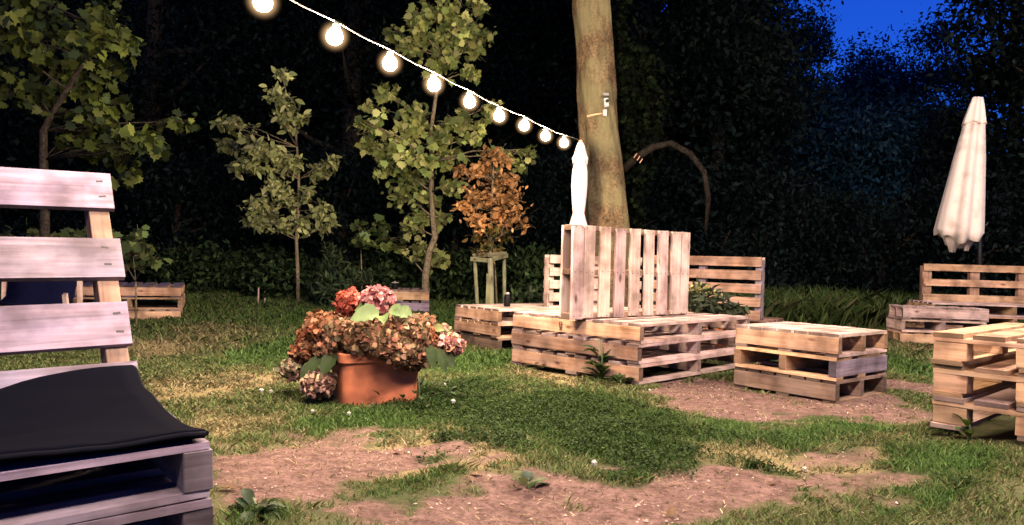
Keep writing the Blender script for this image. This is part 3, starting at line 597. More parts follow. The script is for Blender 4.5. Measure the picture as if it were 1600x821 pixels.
# black pad
mb = MB(); nu, nv = 22, 26
def pad(a, b):
    x = .0 + a * (CW - .02); y = .0 + b * .93
    z = .305 + .008 * math.sin(a * 9) * b + (.07 * sm(.72, 1.0, b) * sm(.5, 1.0, a)).item() - .0 + .012 * math.sin(b * 7 + a * 3)
    y2 = y - .0; x2 = x + .03 * (b * (1 - b)) * -2.2 * a
    return Vector((x2, y2, z + .030 * (fbm(a * 5, b * 4, 2).item() - .5) + .010 * (fbm(a * 17, b * 9, 4).item() - .5)))
V = []; F = []
for i in range(nu + 1):
    for j in range(nv + 1): V.append(pad(i / nu, j / nv) + Vector((0, 0, .022)))
for i in range(nu + 1):
    for j in range(nv + 1): V.append(pad(i / nu, j / nv))
K = (nu + 1) * (nv + 1); ix = lambda i, j: i * (nv + 1) + j
for i in range(nu):
    for j in range(nv):
        F.append((ix(i, j), ix(i + 1, j), ix(i + 1, j + 1), ix(i, j + 1))); F.append(tuple(K + q for q in (ix(i, j), ix(i, j + 1), ix(i + 1, j + 1), ix(i + 1, j))))
for j in range(nv): F.append((ix(nu, j), K + ix(nu, j), K + ix(nu, j + 1), ix(nu, j + 1))); F.append((ix(0, j), ix(0, j + 1), K + ix(0, j + 1), K + ix(0, j)))
for i in range(nu): F.append((ix(i, 0), K + ix(i, 0), K + ix(i + 1, 0), ix(i + 1, 0))); F.append((ix(i, nv), ix(i + 1, nv), K + ix(i + 1, nv), K + ix(i, nv)))
pd = np_mesh('seat_pad', [tuple(p) for p in V], F, M_BLACKFAB, None, smooth=False); tag(pd, 'black fabric pad sagging over the seat of the foreground pallet chair', 'seat pad')
mb = MB(); edge = [pad(1, j / 26) for j in range(27)]; mb.tube([p + Vector((.003, 0, .012)) for p in edge], .007, 8); mb.tube([pad(i / 22, 0) + Vector((0, -.002, .012)) for i in range(23)], .007, 8)
mb.build('piping', plain('black_piping', (.004, .004, .007), .8, spec=.03), pd)
pd.location = (org.x, org.y, .014); pd.rotation_euler = (0, -.026, CY)

# navy deck chair behind it
q = at(58, 505, 6.4); dk = thing('deck_chair', 'wooden chair with navy canvas seen through the gaps of the foreground chair', 'chair', (q.x, q.y, g1(q.x, q.y)), R(12))
for x in (-.30, .30):
    mb = MB(); mb.box(TR((x, .1, .40)) @ Matrix.Rotation(R(-14), 4, 'X') @ Matrix.Rotation(R(-6), 4, 'Y'), (.035, .045, .86), tn()); mb.build('back_post', W_PINK, dk, .003)
    mb = MB(); mb.box(TR((x * .95, -.12, .22)) @ Matrix.Rotation(R(20), 4, 'X'), (.035, .045, .50), tn()); mb.build('front_leg', W_PINK, dk, .003)
    mb = MB(); mb.tube([(x - .0, -.02, .33), (x + (.06 if x < 0 else -.05), -.03, .325)], .016, 8); mb.build('peg', W_PINK, dk)
mb = MB(); mb.box(TR((-.02, .19, .80)), (.66, .03, .04), tn()); mb.build('top_rail', W_PINK, dk, .003)
V = []; F = []
for j in range(13):
    t = j / 12; y = .17 - .42 * t if t > .5 else .17 - .18 * t * 2 * .6; z = .76 - .46 * min(1, t * 1.5) + (.08 * max(0, t - .67) * 3)
    for x in (-.27, -.09, .09, .27): V.append((x, y - .0, z - .02 * (1 - abs(x) / .27)))
for j in range(12):
    for i in range(3): F.append((j * 4 + i, j * 4 + i + 1, j * 4 + i + 5, j * 4 + i + 4))
o = np_mesh('canvas', V, F, M_NAVY, dk, smooth=True); so = o.modifiers.new('s', 'SOLIDIFY'); so.thickness = .006

# ------------------------------------------------------------------ planter and hydrangea
pc = gp(584, 624); PY = R(24)
pl = thing('flower_pot', 'square terracotta planter standing in the grass in the foreground', 'planter', (pc.x, pc.y, pc.z - .01), PY)
def sq_ring(w, d, z, r=.05, n=6):
    out = []
    for cx, cy, a0 in ((1, 1, 0), (-1, 1, 90), (-1, -1, 180), (1, -1, 270)):
        for k in range(n + 1):
            a = R(a0 + 90 * k / n); out.append(Vector((cx * (w / 2 - r) + r * math.cos(a), cy * (d / 2 - r) + r * math.sin(a), z)))
    return out
def loft(rings, name, m, parent, cap0=True, cap1=False):
    mb = MB(); n = len(rings[0])
    for rr in rings: mb.v.extend(rr)
    for i in range(len(rings) - 1):
        for k in range(n):
            k2 = (k + 1) % n; mb.face([i * n + k, i * n + k2, (i + 1) * n + k2, (i + 1) * n + k], [(0, 0)] * 4, 1.0, 0, False)
    if cap0: mb.face([k for k in reversed(range(n))], [(0, 0)] * n, 1.0)
    if cap1: mb.face([(len(rings) - 1) * n + k for k in range(n)], [(0, 0)] * n, 1.0)
    return mb.build(name, m, parent)
loft([sq_ring(.43, .37, -.02), sq_ring(.437, .377, .06), sq_ring(.455, .395, .255), sq_ring(.44, .38, .256), sq_ring(.43, .37, .22)], 'pot_body', M_TERRA, pl)
loft([sq_ring(.458, .398, .252), sq_ring(.49, .43, .256), sq_ring(.495, .435, .302), sq_ring(.487, .427, .308), sq_ring(.445, .385, .306), sq_ring(.441, .381, .26)], 'rim', M_TERRA, pl, False)
loft([sq_ring(.428, .368, .22), sq_ring(.438, .378, .275)], 'soil', M_SOIL, pl, True, True)
hy = thing('hydrangea', 'sprawling hydrangea with pink, rust and faded tan flower heads in the terracotta planter', 'plant', (pc.x, pc.y, pc.z + .24))
PK = [(.36, .12, .125), (.43, .17, .165), (.29, .085, .09), (.40, .20, .18)]; RD = [(.33, .07, .045), (.37, .10, .06), (.25, .05, .035)]
RU = [(.25, .085, .042), (.30, .115, .055), (.18, .085, .04), (.27, .145, .075), (.13, .055, .028)]; TA = [(.30, .175, .10), (.22, .12, .065), (.17, .115, .06), (.31, .135, .08), (.11, .085, .042)]; GN = [(.25, .24, .13), (.30, .22, .14), (.16, .15, .075), (.34, .20, .15)]
heads = [(547, 473, 20, RD, -.05), (590, 469, 22, PK, -.1), (508, 514, 28, RU, -.05), (536, 522, 26, TA, -.16), (566, 530, 25, TA, -.22), (488, 532, 22, RU, 0), (514, 546, 18, TA, -.15), (616, 512, 26, TA, -.1), (640, 520, 27, TA, -.15), (655, 532, 24, RU, -.1),
         (625, 548, 24, TA, -.24), (662, 512, 20, TA, 0), (600, 538, 22, TA, -.26), (657, 556, 18, TA, -.15), (646, 566, 12, RU, -.15), (455, 577, 16, GN, -.05), (497, 599, 21, [(.34, .25, .15), (.30, .16, .12), (.40, .24, .2)], -.22), (704, 538, 18, [(.40, .16, .15), (.34, .2, .12), (.46, .22, .2)], -.05), (522, 508, 20, RU, .1), (585, 516, 20, TA, .1), (652, 508, 17, TA, .12), (560, 513, 19, RU, .12), (470, 553, 15, RU, -.02), (482, 546, 15, RU, -.08), (674, 552, 15, TA, -.1), (690, 520, 12, GN, 0), (560, 545, 14, TA, -.2), (686, 530, 12, GN, 0)]
HB = Vector((pc.x, pc.y, pc.z + .24)); stems = MB()
for i, (u, v, pr, cols, dd) in enumerate(heads):
    rg = np.random.default_rng(400 + i); c = at(u, v, pc.y + dd) - HB; r = pr * .94 * pc.y / FPX
    n = int(70 + .9 * pr * pr); dr = rg.normal(size=(n, 3)); dr /= np.linalg.norm(dr, axis=1, keepdims=True)
    fl = np.repeat(dr, 3, 0); m = len(fl); P = np.array(c) + fl * r * rg.uniform(.45, 1.12, (m, 1)) * np.array([1.0, 1.0, .86]) + rg.normal(size=(m, 3)) * r * .05
    V, F, T = scatter('petal', P, np.full(m, .034 * (.75 + .25 * pr / 22)) * rg.uniform(.7, 1.15, m), tones(m, cols, .38, rg), 0, .1, nrm=fl * .35, bend=.8, rg=rg)
    h = np_mesh('flower_head', V, F, M_PETAL, hy, T)
    stems.tube([Vector((random.uniform(-.1, .1), random.uniform(-.1, .1), 0)), Vector((c.x * .5, c.y * .5, max(.06, c.z * .6 + .08))), c], [.007, .006, .005], 6)
stems.build('stems', plain('green_brown_stem', (.06, .06, .025), .7), hy)
def bigleaf(c, L, wd, dirv, up, cols, droop=.4):
    """broad toothed leaf with a folded midrib"""
    d = Vector(dirv).normalized(); s_ = d.cross(Vector(up)).normalized(); nn = s_.cross(d); V = []; T = []; F = []; n = 9
    for i in range(n):
        t = i / (n - 1); w = wd * (math.sin(math.pi * min(1, t * .93 + .05)) ** .75) * (1 + .06 * (-1) ** i); p = Vector(c) + d * L * t - Vector((0, 0, 1)) * droop * L * t * t
        for k in (-1, -.5, 0, .5, 1): V.append(p + s_ * w * k / 2 + nn * abs(k) * w * .16 + nn * .02 * L * math.sin(t * 22 + k)); 
        q = random.uniform(.85, 1.15); T += [tuple(a * q * (1.0 if k else .9) for a in cols) for k in range(5)]
    for i in range(n - 1):
        for k in range(4): F.append((i * 5 + k, i * 5 + k + 1, i * 5 + k + 6, i * 5 + k + 5))
    return V, F, T
LG = (.125, .18, .075); DG = (.035, .055, .018)
for (u, v, dd, L, wd, dr, col) in [(592, 492, -.28, .16, .12, (-1, -.35, .25), LG), (598, 494, -.3, .13, .07, (.15, -.6, .1), (.12, .17, .06)), (608, 486, -.2, .12, .09, (.9, -.3, .15), LG), (612, 488, -.2, .09, .05, (.6, -.6, .2), LG), (625, 482, -.15, .08, .065, (1, -.3, -.2), LG), (580, 485, -.1, .12, .09, (-.5, -.5, .3), (.10, .14, .05)),
                                   (505, 560, -.2, .12, .08, (-.7, -.4, -.4), DG), (490, 565, -.15, .12, .085, (-.3, -.6, -.7), DG), (475, 545, 0, .11, .07, (-1, -.2, -.5), DG), (672, 540, -.2, .10, .065, (.3, -.5, -.9), DG), (684, 545, -.15, .11, .06, (.5, -.4, -.8), DG), (690, 550, -.1, .10, .07, (.8, -.3, -.5), DG), (678, 515, -.05, .08, .06, (.8, -.4, .4), (.18, .20, .08)), (525, 552, -.2, .12, .09, (-.5, -.6, -.6), DG)]:
    V, F, T = bigleaf(at(u, v, pc.y + dd) - HB, L, wd, dr, (0, -.8, .7), col); np_mesh('leaf', [tuple(p) for p in V], F, M_LEAF, hy, T, smooth=True)

# leafy plant behind the bench
q = at(1112, 500, 6.75); bp_ = thing('leafy_plant', 'bushy plant with long dark leaves and a few yellow tips behind the bench seat', 'plant', (q.x, q.y, g1(q.x, q.y)))
pot = MB(); pot.lathe(Matrix(), [(.13, 0), (.17, .24), (.18, .25), (.17, .26), (.15, .24)], 20); pot.build('pot', M_TERRA, bp_)
rg = np.random.default_rng(77); P = []; NR = []
for (u, v, dd, s_) in ((1085, 470, -.1, 20), (1105, 472, -.2, 22), (1128, 478, -.2, 20), (1148, 486, -.15, 14), (1095, 488, -.25, 18), (1120, 490, -.25, 18), (1140, 492, -.2, 12), (1080, 458, 0, 14), (1075, 490, 0, 16)):
    P.append(rg.normal(size=(46, 3)) * s_ * 6.75 / FPX * .6 + np.array(at(u, v, 6.75 + dd) - bp_.location))
P = np.vstack(P); n = len(P); V, F, T = scatter('long', P, rg.uniform(.09, .15, n), tones(n, [(.020, .030, .014), (.032, .042, .022), (.05, .06, .04)], .3, rg), .5, .25, rg=rg, bend=.5)
np_mesh('foliage', V, F, M_LEAF, bp_, T)
for u, v in ((1082, 453), (1092, 451), (1103, 454), (1111, 458)):
    P = rg.normal(size=(22, 3)) * .026 + np.array(at(u, v, 6.6) - bp_.location)
    V, F, T = scatter('oval', P, rg.uniform(.03, .055, len(P)), tones(len(P), [(.34, .30, .12), (.26, .27, .12)], .2, rg), .6, 0, rg=rg); np_mesh('yellow_tip', V, F, M_LEAF, bp_, T)
mb = MB()
for k in range(9): mb.tube([(0, 0, .22), (random.uniform(-.1, .1), random.uniform(-.1, .05), .4), (random.uniform(-.22, .22), random.uniform(-.15, .1), .5)], [.008, .006, .004], 5)
mb.build('stems', M_BARKD, bp_)

# ------------------------------------------------------------------ parasols
def canopy_fold(nf, amp, ph=0):
    def f(i, a, r, z): 
        k = math.sin(nf * a + ph + i * .10) * .75 + .25 * math.sin(nf * 2 * a + i * .3); return (r * (1 + amp * k), z + .04 * math.sin(nf * a + 1) * (1 if i == 0 else 0))
    return f
q = at(900, 480, 7.55); pz = g1(q.x, q.y)
u1 = thing('parasol', 'closed white parasol standing behind the upright pallet at the end of the light string', 'parasol', (q.x, q.y, pz))
top = at(899, 222, 7.55).z - pz
mb = MB(); mb.lathe(Matrix(), [(.07, top - 1.05), (.084, top - .86), (.052, top - .73), (.064, top - .62), (.074, top - .45), (.070, top - .3), (.056, top - .2), (.052, top - .17)], 56, fold=canopy_fold(7, .19)); mb.build('canopy', M_CANVAS2, u1)
mb = MB(); mb.lathe(Matrix(), [(.080, top - .20), (.064, top - .13), (.040, top - .04), (.026, top - .005), (.01, top)], 48, fold=canopy_fold(7, .10, 1)); mb.build('top_cap', M_CANVAS2, u1)
mb = MB(); mb.tube([(0, 0, 0), (0, 0, top + .02)], .02, 10); mb.build('pole', W_PINE, u1)
mb = MB(); mb.lathe(Matrix(), [(.22, 0), (.22, .05), (.05, .08), (.03, .2)], 24); mb.build('base', M_METAL, u1)
q = at(1531, 520, 10.1); pz = g1(q.x, q.y); D2 = 10.1
u2 = thing('parasol', 'closed cream parasol with tilted canopy and crank behind the far right bench', 'parasol', (q.x, q.y, pz))
L = lambda u, v, dd=0: at(u, v, D2 + dd) - Vector((q.x, q.y, pz))
axis0 = L(1497, 373); axis1 = L(1528, 152); dirv = (axis1 - axis0); Lc = dirv.length; dirv.normalize()
xax = Vector((1, 0, 0)); xax = (xax - dirv * xax.dot(dirv)).normalized(); yax = dirv.cross(xax)
MC = Matrix(((xax.x, yax.x, dirv.x, axis0.x), (xax.y, yax.y, dirv.y, axis0.y), (xax.z, yax.z, dirv.z, axis0.z), (0, 0, 0, 1)))
def fold2(i, a, r, z):
    k = math.sin(6 * a + .7) * .6 + .4 * math.sin(9 * a + i * .15)
    hem = (.07 * math.sin(2 * a + 2.2) + .03 * math.sin(7 * a)) if i == 0 else 0
    return (r * (1 + .16 * k * (1 - .6 * z / Lc)), z + hem)
mb = MB(); mb.lathe(MC, [(.275, 0), (.285, .10), (.262, .35), (.222, .75), (.188, 1.1), (.152, 1.4), (.125, Lc - .36), (.116, Lc - .33)], 72, fold=fold2, caps=(False, True)); can = mb.build('canopy', M_CANVAS, u2); so = can.modifiers.new('s', 'SOLIDIFY'); so.thickness = .006
def fold3(i, a, r, z): return (r * (1 + .10 * math.sin(6 * a + .7)), z + (.02 * math.sin(5 * a) if i == 0 else 0))
mb = MB(); mb.lathe(MC, [(.140, Lc - .38), (.134, Lc - .34), (.085, Lc - .1), (.062, Lc - .01), (.03, Lc)], 48, fold=fold3); mb.build('top_cap', M_CANVAS, u2)
mb = MB(); mb.tube([(0, 0, 0), L(1531, 365), L(1530, 250), L(1530, 158)], [.026] * 4, 10); mb.build('pole', M_METAL, u2)
mb = MB(); mb.box(TR(L(1528, 361, -.06)), (.11, .10, .13), 1); c = L(1534, 355, -.12); mb.tube([c, c + Vector((.05, -.02, .03)), c + Vector((.07, -.02, .06))], .012, 6); mb.build('crank', M_METAL, u2, .01)
mb = MB(); mb.lathe(Matrix(), [(.3, 0), (.3, .06), (.06, .09), (.04, .3)], 24); mb.build('base', M_METAL, u2)
mb = MB(); 
for (u, v, r) in ((1490, 378, .10), (1512, 376, .08), (1500, 372, .12)): mb.lathe(TR(L(u, v)) @ Matrix.Rotation(.2, 4, 'X'), [(r * .35, -.12), (r, .0), (r * .9, .14)], 20, fold=canopy_fold(5, .2), caps=(True, True))
mb.build('inner_folds', M_CANVAS, u2)

# ------------------------------------------------------------------ small things
q = at(617, 450, 10.3)
tp = .302 + g1(s3.location.x, s3.location.y)
ln = thing('table_lantern', 'small black jar with white lid on the far little pallet table', 'lantern', (q.x, q.y, tp)); 
mb = MB(); mb.lathe(Matrix(), [(.042, 0), (.045, .02), (.045, .06), (.03, .075)], 16); mb.build('jar', M_BLACK, ln)
mb = MB(); mb.lathe(Matrix(), [(.03, .076), (.06, .088), (.055, .094), (.012, .10), (.01, .112)], 16); mb.build('lid', M_WHITE, ln)
q = at(792, 486, 7.62); ln = thing('table_lantern', 'black cylinder lantern with pale top on the pallet table left of the bench', 'lantern', (q.x, q.y, st2.location.z + .4225))
mb = MB(); mb.lathe(Matrix(), [(.03, 0), (.034, .01), (.032, .05), (.034, .1), (.026, .125)], 16); mb.build('jar', M_BLACK, ln)
mb = MB(); mb.lathe(Matrix(), [(.022, .126), (.024, .14), (.012, .148)], 16); mb.build('lid', M_WHITE, ln)
# stake guard round the copper sapling
q = at(766, 479, 9.6); gd = thing('tree_guard', 'greenish wooden stake guard of three posts and a top rail round the copper sapling', 'tree guard', (q.x, q.y, g1(q.x, q.y)))
def gl(u, v, dd=0): return at(u, v, 9.6 + dd) - gd.location
for (u0, u1_, vt, dd, w) in ((748, 742, 402, 0, .05), (789, 788, 398, .1, .048), (770, 766, 404, -.25, .07)):
    mb = MB(); a = gl(u0, 478, dd); a.z = -.05; mb.tube([a, gl(u1_, vt, dd)], [w / 2 * 1.05, w / 2], 8, tn()); mb.build('post', W_MOSS, gd)
mb = MB(); a = gl(764, 480, -.28); b = gl(762, 434, -.28); mb.box(TR(((a + b) / 2)), (.06, .02, (b - a).length + .1), tn()); mb.build('board', W_MOSS, gd, .003)
for (p0, p1) in (((737, 405, 0), (770, 408, -.26)), ((770, 405, -.26), (792, 400, .1)), ((740, 400, 0.02), (790, 397, .12))):
    a, b = gl(*p0), gl(*p1); mb = MB(); dv = b - a; M = TR((a + b) / 2) @ dv.to_track_quat('X', 'Z').to_matrix().to_4x4(); mb.box(M, (dv.length + .03, .022, .055), tn()); mb.build('rail', W_MOSS, gd, .003)
for (u, v0, v1, lab) in ((403, 476, 450, 'thin pale stake at the lawn edge left of the sapling'), (413, 476, 466, 'short pale peg beside the thin stake at the lawn edge')):
    a = at(u, v0, 10.4); z = g1(a.x, a.y); h_ = (v0 - v1) * 10.4 / FPX
    mb = MB(); mb.tube([(0, 0, -.05), (.005, 0, h_)], [.014, .011], 6, tn()); o = mb.build('wooden_stake', W_PINK); o.location = (a.x, a.y, z); tag(o, lab, 'stake')
# security camera on the trunk
q = at(946, 170, D - .26); sc = thing('security_camera', 'small white security camera strapped to the old tree trunk', 'camera', q)
mb = MB(); mb.box(TR((0, -.03, .055)) @ Matrix.Rotation(R(-8), 4, 'Y'), (.052, .09, .10), 1, 0); sc_b = mb.build('body', M_WHITE, sc, .012)
mb = MB(); mb.lathe(TR((.006, -.083, .065)) @ Matrix.Rotation(R(90), 4, 'X'), [(.018, 0), (.018, .008), (.012, .01)], 16); mb.build('lens', M_BLACK, sc_b)
mb = MB(); mb.box(TR((-.005, .0, .145)), (.07, .12, .03), 1, 0); mb.build('hood', plain('grey_plastic', (.10, .095, .09), .6), sc, .006)
mb = MB(); mb.box(TR((-.008, -.01, -.05)), (.04, .05, .07), 1, 0); mb.box(TR((-.008, .10, -.05)), (.03, .2, .03), 1, 0); mb.build('bracket', M_WHITE, sc, .004)
a = at(917, 182, D - .27) - q; mb = MB(); mb.tube([Vector((-.02, -.0, -.05)), a.lerp(Vector((-.02, 0, -.05)), .5) + Vector((0, -.02, 0)), a], [.008, .009, .012], 8); mb.build('stick', W_PINE, sc)

# weeds, clover blossoms, grass
def weed(name, label, u, v, h, n, cols, L, group=None, seed=0, spread=.1, cat='weed'):
    rnd = random.Random(seed); c = gp(u, v); root = thing(name, label, cat, c, 0, group); V, F, T = [], [], []
    for k in range(n):
        a = rnd.uniform(0, 6.28); z = h * rnd.uniform(.05, .75); p = Vector((math.cos(a) * spread * .2, math.sin(a) * spread * .2, z))
        random.seed(seed * 100 + k); v_, f_, t_ = bigleaf(p, L * rnd.uniform(.6, 1.1), L * .42, (math.cos(a), math.sin(a), rnd.uniform(.1, 1.4)), (0, 0, 1), [q * rnd.uniform(.7, 1.2) for q in cols], .35)
        b = len(V); V += v_; T += t_; F += [tuple(b + i for i in q) for q in f_]
    np_mesh('leaves', [tuple(p) for p in V], F, M_LEAF, root, T, smooth=True)
    mb = MB(); mb.tube([(0, 0, -.02), (.01, 0, h * .5), (-.005, .01, h)], [.009, .007, .004], 6); mb.build('stem', plain('weed_stem', (.05, .07, .025), .6), root); return root
weed('dock_weed', 'tall upright broad leaved weed in front of the bench stack', 938, 597, .30, 26, (.045, .075, .02), .16, seed=1)
weed('dock_weed', 'low weed at the near foot of the bench corner', 968, 604, .06, 12, (.03, .05, .016), .12, seed=2)
weed('dock_weed', 'feathery low weed against the bottom pallet of the bench', 862, 582, .17, 16, (.035, .055, .02), .13, seed=3)
weed('dock_weed', 'broad leaved weed at the foot of the near right table', 1480, 682, .08, 16, (.03, .045, .015), .08, seed=4)
weed('dock_weed', 'upright leaf clump inside the near right table', 1512, 692, .12, 8, (.06, .09, .025), .09, seed=5)
weed('dock_weed', 'leafy tuft at the lawn edge right of the far left table', 325, 473, .10, 9, (.05, .075, .025), .14, seed=6)
weed('dock_weed', 'bushy low weeds beside the terracotta planter', 652, 634, .15, 44, (.03, .055, .014), .085, seed=7, spread=1.2)
weed('dock_weed', 'flat rosette of pale leaves in the bare soil at the front', 822, 768, .03, 9, (.07, .09, .04), .10, seed=8)
weed('dock_weed', 'dark leafy tuft near the bottom left beside the chair', 395, 806, .05, 12, (.03, .045, .016), .10, seed=9)
BL = [(408, 626), (423, 624), (708, 643), (488, 656), (695, 610), (928, 742), (1257, 748), (1015, 620), (545, 660), (530, 487), (630, 482), (1393, 505)]
pet = None
for i, (u, v) in enumerate(BL):
    c = gp(u, v)
    if pet is None:
        rg = np.random.default_rng(9); dr = rg.normal(size=(60, 3)); dr /= np.linalg.norm(dr, axis=1, keepdims=True); V, F, T = scatter('petal', dr * .006 + np.array([0, 0, .04]), np.full(60, .008), tones(60, [(.6, .58, .52)], .1, rg), 0, 0, nrm=dr, rg=rg)
        pet = np_mesh('clover_blossom', V, F, M_PETAL, None, T); o = pet
    else: o = pet.copy(); COL.objects.link(o)
    k = random.uniform(.8, 1.3) * (1 if c.y < 6 else 1.8); o.location = c; o.scale = (k, k, k); tag(o, 'small white clover blossom dotted in the lawn', 'blossom', 'white clover blossoms in the lawn')

FOOT = []
def blades(n, ymin, ymax, lim, seed):
    rg = np.random.default_rng(seed); y = np.sqrt(rg.uniform(ymin ** 2, ymax ** 2, n)); x = rg.uniform(lim[0], lim[1], n) * y
    return x, y, rg
def inside(x, y):
    m = np.zeros(len(x), bool)
    for (o, yaw, La, Lb) in ((cb.location, R(44.4), 1.57, 1.23), (tb.location, R(39.3), .69, .74), (st2.location, R(37.7), 1.25, .76), (rn.location, R(42), 1.2, .8), (ch.location, CY, CW, 1.0)):
        dx, dy = x - o.x, y - o.y; a = dx * math.cos(yaw) + dy * math.sin(yaw); b = -dx * math.sin(yaw) + dy * math.cos(yaw); m |= (a > -.02) & (a < La + .02) & (b > -.02) & (b < Lb + .02)
    dx, dy = x - pc.x, y - pc.y; m |= (dx * dx + dy * dy < .17 ** 2); return m
def grass(name, n, ymin, ymax, seed, hs, wmin, lim=(-.76, .76)):
    x, y, rg = blades(n, ymin, ymax, lim, seed); cvr = cover(x, y); patchy = fbm(x * 3.1, y * 3.1, 4); fine = fbm(x * 9, y * 9, 5)
    dens = .42 + .9 * (patchy - .38) + .9 * cvr['green'] + .55 * cvr['clover'] - 1.15 * cvr['dirt'] - .25 * cvr['dry'] + .3 * sm(6, 9, y) + (fine - .5) * 1.0
    dens = np.maximum(dens, .035)
    keep = (rg.random(n) < dens) & ~inside(x, y); x, y = x[keep], y[keep]; cvr = {k: q[keep] for k, q in cvr.items()}; n = len(x); z = ground(x, y)
    green = np.clip(.66 + .7 * cvr['green'] + .7 * cvr['clover'] - .60 * cvr['dry'] - .6 * cvr['dirt'] + .25 * sm(6.5, 9, y) + rg.normal(size=n) * .22, 0, 1)[:, None]
    gcol = tones(n, [(.064, .118, .030), (.084, .142, .036), (.050, .096, .025)], .25, rg); dcol = tones(n, [(.20, .155, .08), (.26, .205, .12), (.14, .105, .055)], .2, rg)
    gcol = gcol * (1 - .45 * cvr['clover'][:, None]) * (1 - .25 * sm(5, 8, y)[:, None]); col = gcol * green + dcol * (1 - green)
    h = hs * rg.uniform(.4, 1.2, n) * (1 - .45 * cvr['dirt']) * (1 + .5 * sm(.4, .8, fbm(x * 5, y * 5, 0))) ; w = np.maximum(wmin, .0011 * y) * rg.uniform(.7, 1.3, n)
    a = rg.uniform(0, 6.28, n); lean = rg.uniform(.1, 1.0, n) * h * (1.2 + .8 * (1 - green[:, 0])); b = a + rg.normal(size=n) * .5
    h = h * (1 - .5 * (1 - green[:, 0]) * rg.random(n))
    px, py = np.cos(a) * w, np.sin(a) * w; lx, ly = -np.sin(b) * lean, np.cos(b) * lean
    V = np.empty((n, 5, 3)); z = z - .004
    V[:, 0] = np.stack([x - px, y - py, z], -1); V[:, 1] = np.stack([x + px, y + py, z], -1)
    V[:, 2] = np.stack([x + px * .7 + lx * .35, y + py * .7 + ly * .35, z + h * .62], -1); V[:, 4] = np.stack([x - px * .7 + lx * .35, y - py * .7 + ly * .35, z + h * .62], -1)
    V[:, 3] = np.stack([x + lx, y + ly, z + h], -1)
    o = np_mesh(name, V.reshape(-1, 3), np.arange(n * 5).reshape(n, 5), M_GRASS, None, np.repeat(col, 5, 0)); o['kind'] = 'stuff'; return o
o = grass('grass', 330000, 1.9, 6.0, 21, .028, .0013); tag(o, 'short patchy lawn grass, green and dry, in the foreground', 'grass')
o = grass('grass', 200000, 6.0, 13.5, 22, .048, .003); tag(o, 'longer grass of the lawn at the back towards the wood', 'grass')
o = grass('tall_grass', 26000, 10.2, 12.6, 23, .34, .005, (.30, .60)); tag(o, 'tall rough grass and herbs on the bank right of the old tree', 'tall grass')
rg = np.random.default_rng(31); n = 90000; y = np.sqrt(rg.uniform(2.0 ** 2, 6.2 ** 2, n)); x = rg.uniform(-.5, .75, n) * y; cv_ = cover(x, y)['clover']
keep = (rg.random(n) < np.clip(cv_ * .95 - .15 + (fbm(x * 7, y * 7, 3) - .5) * 1.7 * (cv_ > .05), 0, 1)) & ~inside(x, y); x, y = x[keep], y[keep]; n = len(x)
P = np.repeat(np.stack([x, y, ground(x, y) + rg.uniform(.006, .038, n)], -1), 3, 0); nn = len(P); P += rg.normal(size=(nn, 3)) * .006
V, F, T = scatter('clover', P, rg.uniform(.008, .015, nn), np.repeat(tones(n, [(.020, .038, .008), (.030, .053, .012), (.014, .027, .007)], .25, rg), 3, 0), 1.3, 0, rg=rg, bend=.3)
o = np_mesh('clover', V, F, M_GRASS, None, T); o['kind'] = 'stuff'; tag(o, 'dense dark green clover patch spreading right of the planter', 'clover')

rg = np.random.default_rng(41); n = 60000; y = np.sqrt(rg.uniform(1.9 ** 2, 7 ** 2, n)); x = rg.uniform(-.74, .74, n) * y; cc = cover(x, y)
k = (rg.random(n) < np.clip(cc['dirt'] * .5 - .5 * cc['green'] + .04, .0, 1) * sm(.35, .7, fbm(x * 4, y * 4, 2))) & ~inside(x, y); x, y = x[k], y[k]; n = len(x); s_ = .002 + .006 * rg.random(n) ** 3
octv = np.array([(1, 0, 0), (0, 1, 0), (-1, 0, 0), (0, -1, 0), (0, 0, .8), (0, 0, -.6)], float); octf = np.array([(0, 1, 4), (1, 2, 4), (2, 3, 4), (3, 0, 4)])
V = (octv[None] * rg.uniform(.6, 1.3, (n, 6, 1)) * s_[:, None, None] + np.stack([x, y, ground(x, y) + s_ * .3], -1)[:, None]).reshape(-1, 3); F = (octf[None] + (np.arange(n) * 6)[:, None, None]).reshape(-1, 3)
o = np_mesh('soil_crumbs', V, F, M_GRASS, None, np.repeat(tones(n, [(.30, .20, .165), (.20, .13, .10), (.12, .08, .06), (.36, .28, .24)], .25, rg), 6, 0)); o['kind'] = 'stuff'; tag(o, 'loose crumbs of soil and grit scattered over the bare earth', 'soil crumbs')
n = 36000; y = np.sqrt(rg.uniform(1.9 ** 2, 7 ** 2, n)); x = rg.uniform(-.74, .74, n) * y; cc = cover(x, y)
k = (rg.random(n) < np.clip(cc['dirt'] * .35 + cc['dry'] * .5 - .5 * cc['green'] + .08, 0, 1) * sm(.3, .75, fbm(x * 3 + 9, y * 3, 4)) * .8) & ~inside(x, y); x, y = x[k], y[k]; n = len(x); a = rg.uniform(0, 6.28, n); L_ = rg.uniform(.012, .05, n); w_ = .0009 * rg.uniform(.6, 1.6, n) * np.maximum(1, y / 3)
dx, dy = np.cos(a), np.sin(a); z = ground(x, y) + .005; b_ = rg.normal(size=n) * .25 * L_
V = np.stack([np.stack([x - dy * w_, y + dx * w_, z], -1), np.stack([x + dy * w_, y - dx * w_, z], -1), np.stack([x + dx * L_ * .5 - dy * (b_ - w_), y + dy * L_ * .5 + dx * (b_ - w_), z + L_ * .18], -1), np.stack([x + dx * L_, y + dy * L_, z + L_ * .05], -1), np.stack([x + dx * L_ * .5 - dy * (b_ + w_), y + dy * L_ * .5 + dx * (b_ + w_), z + L_ * .18], -1)], 1)
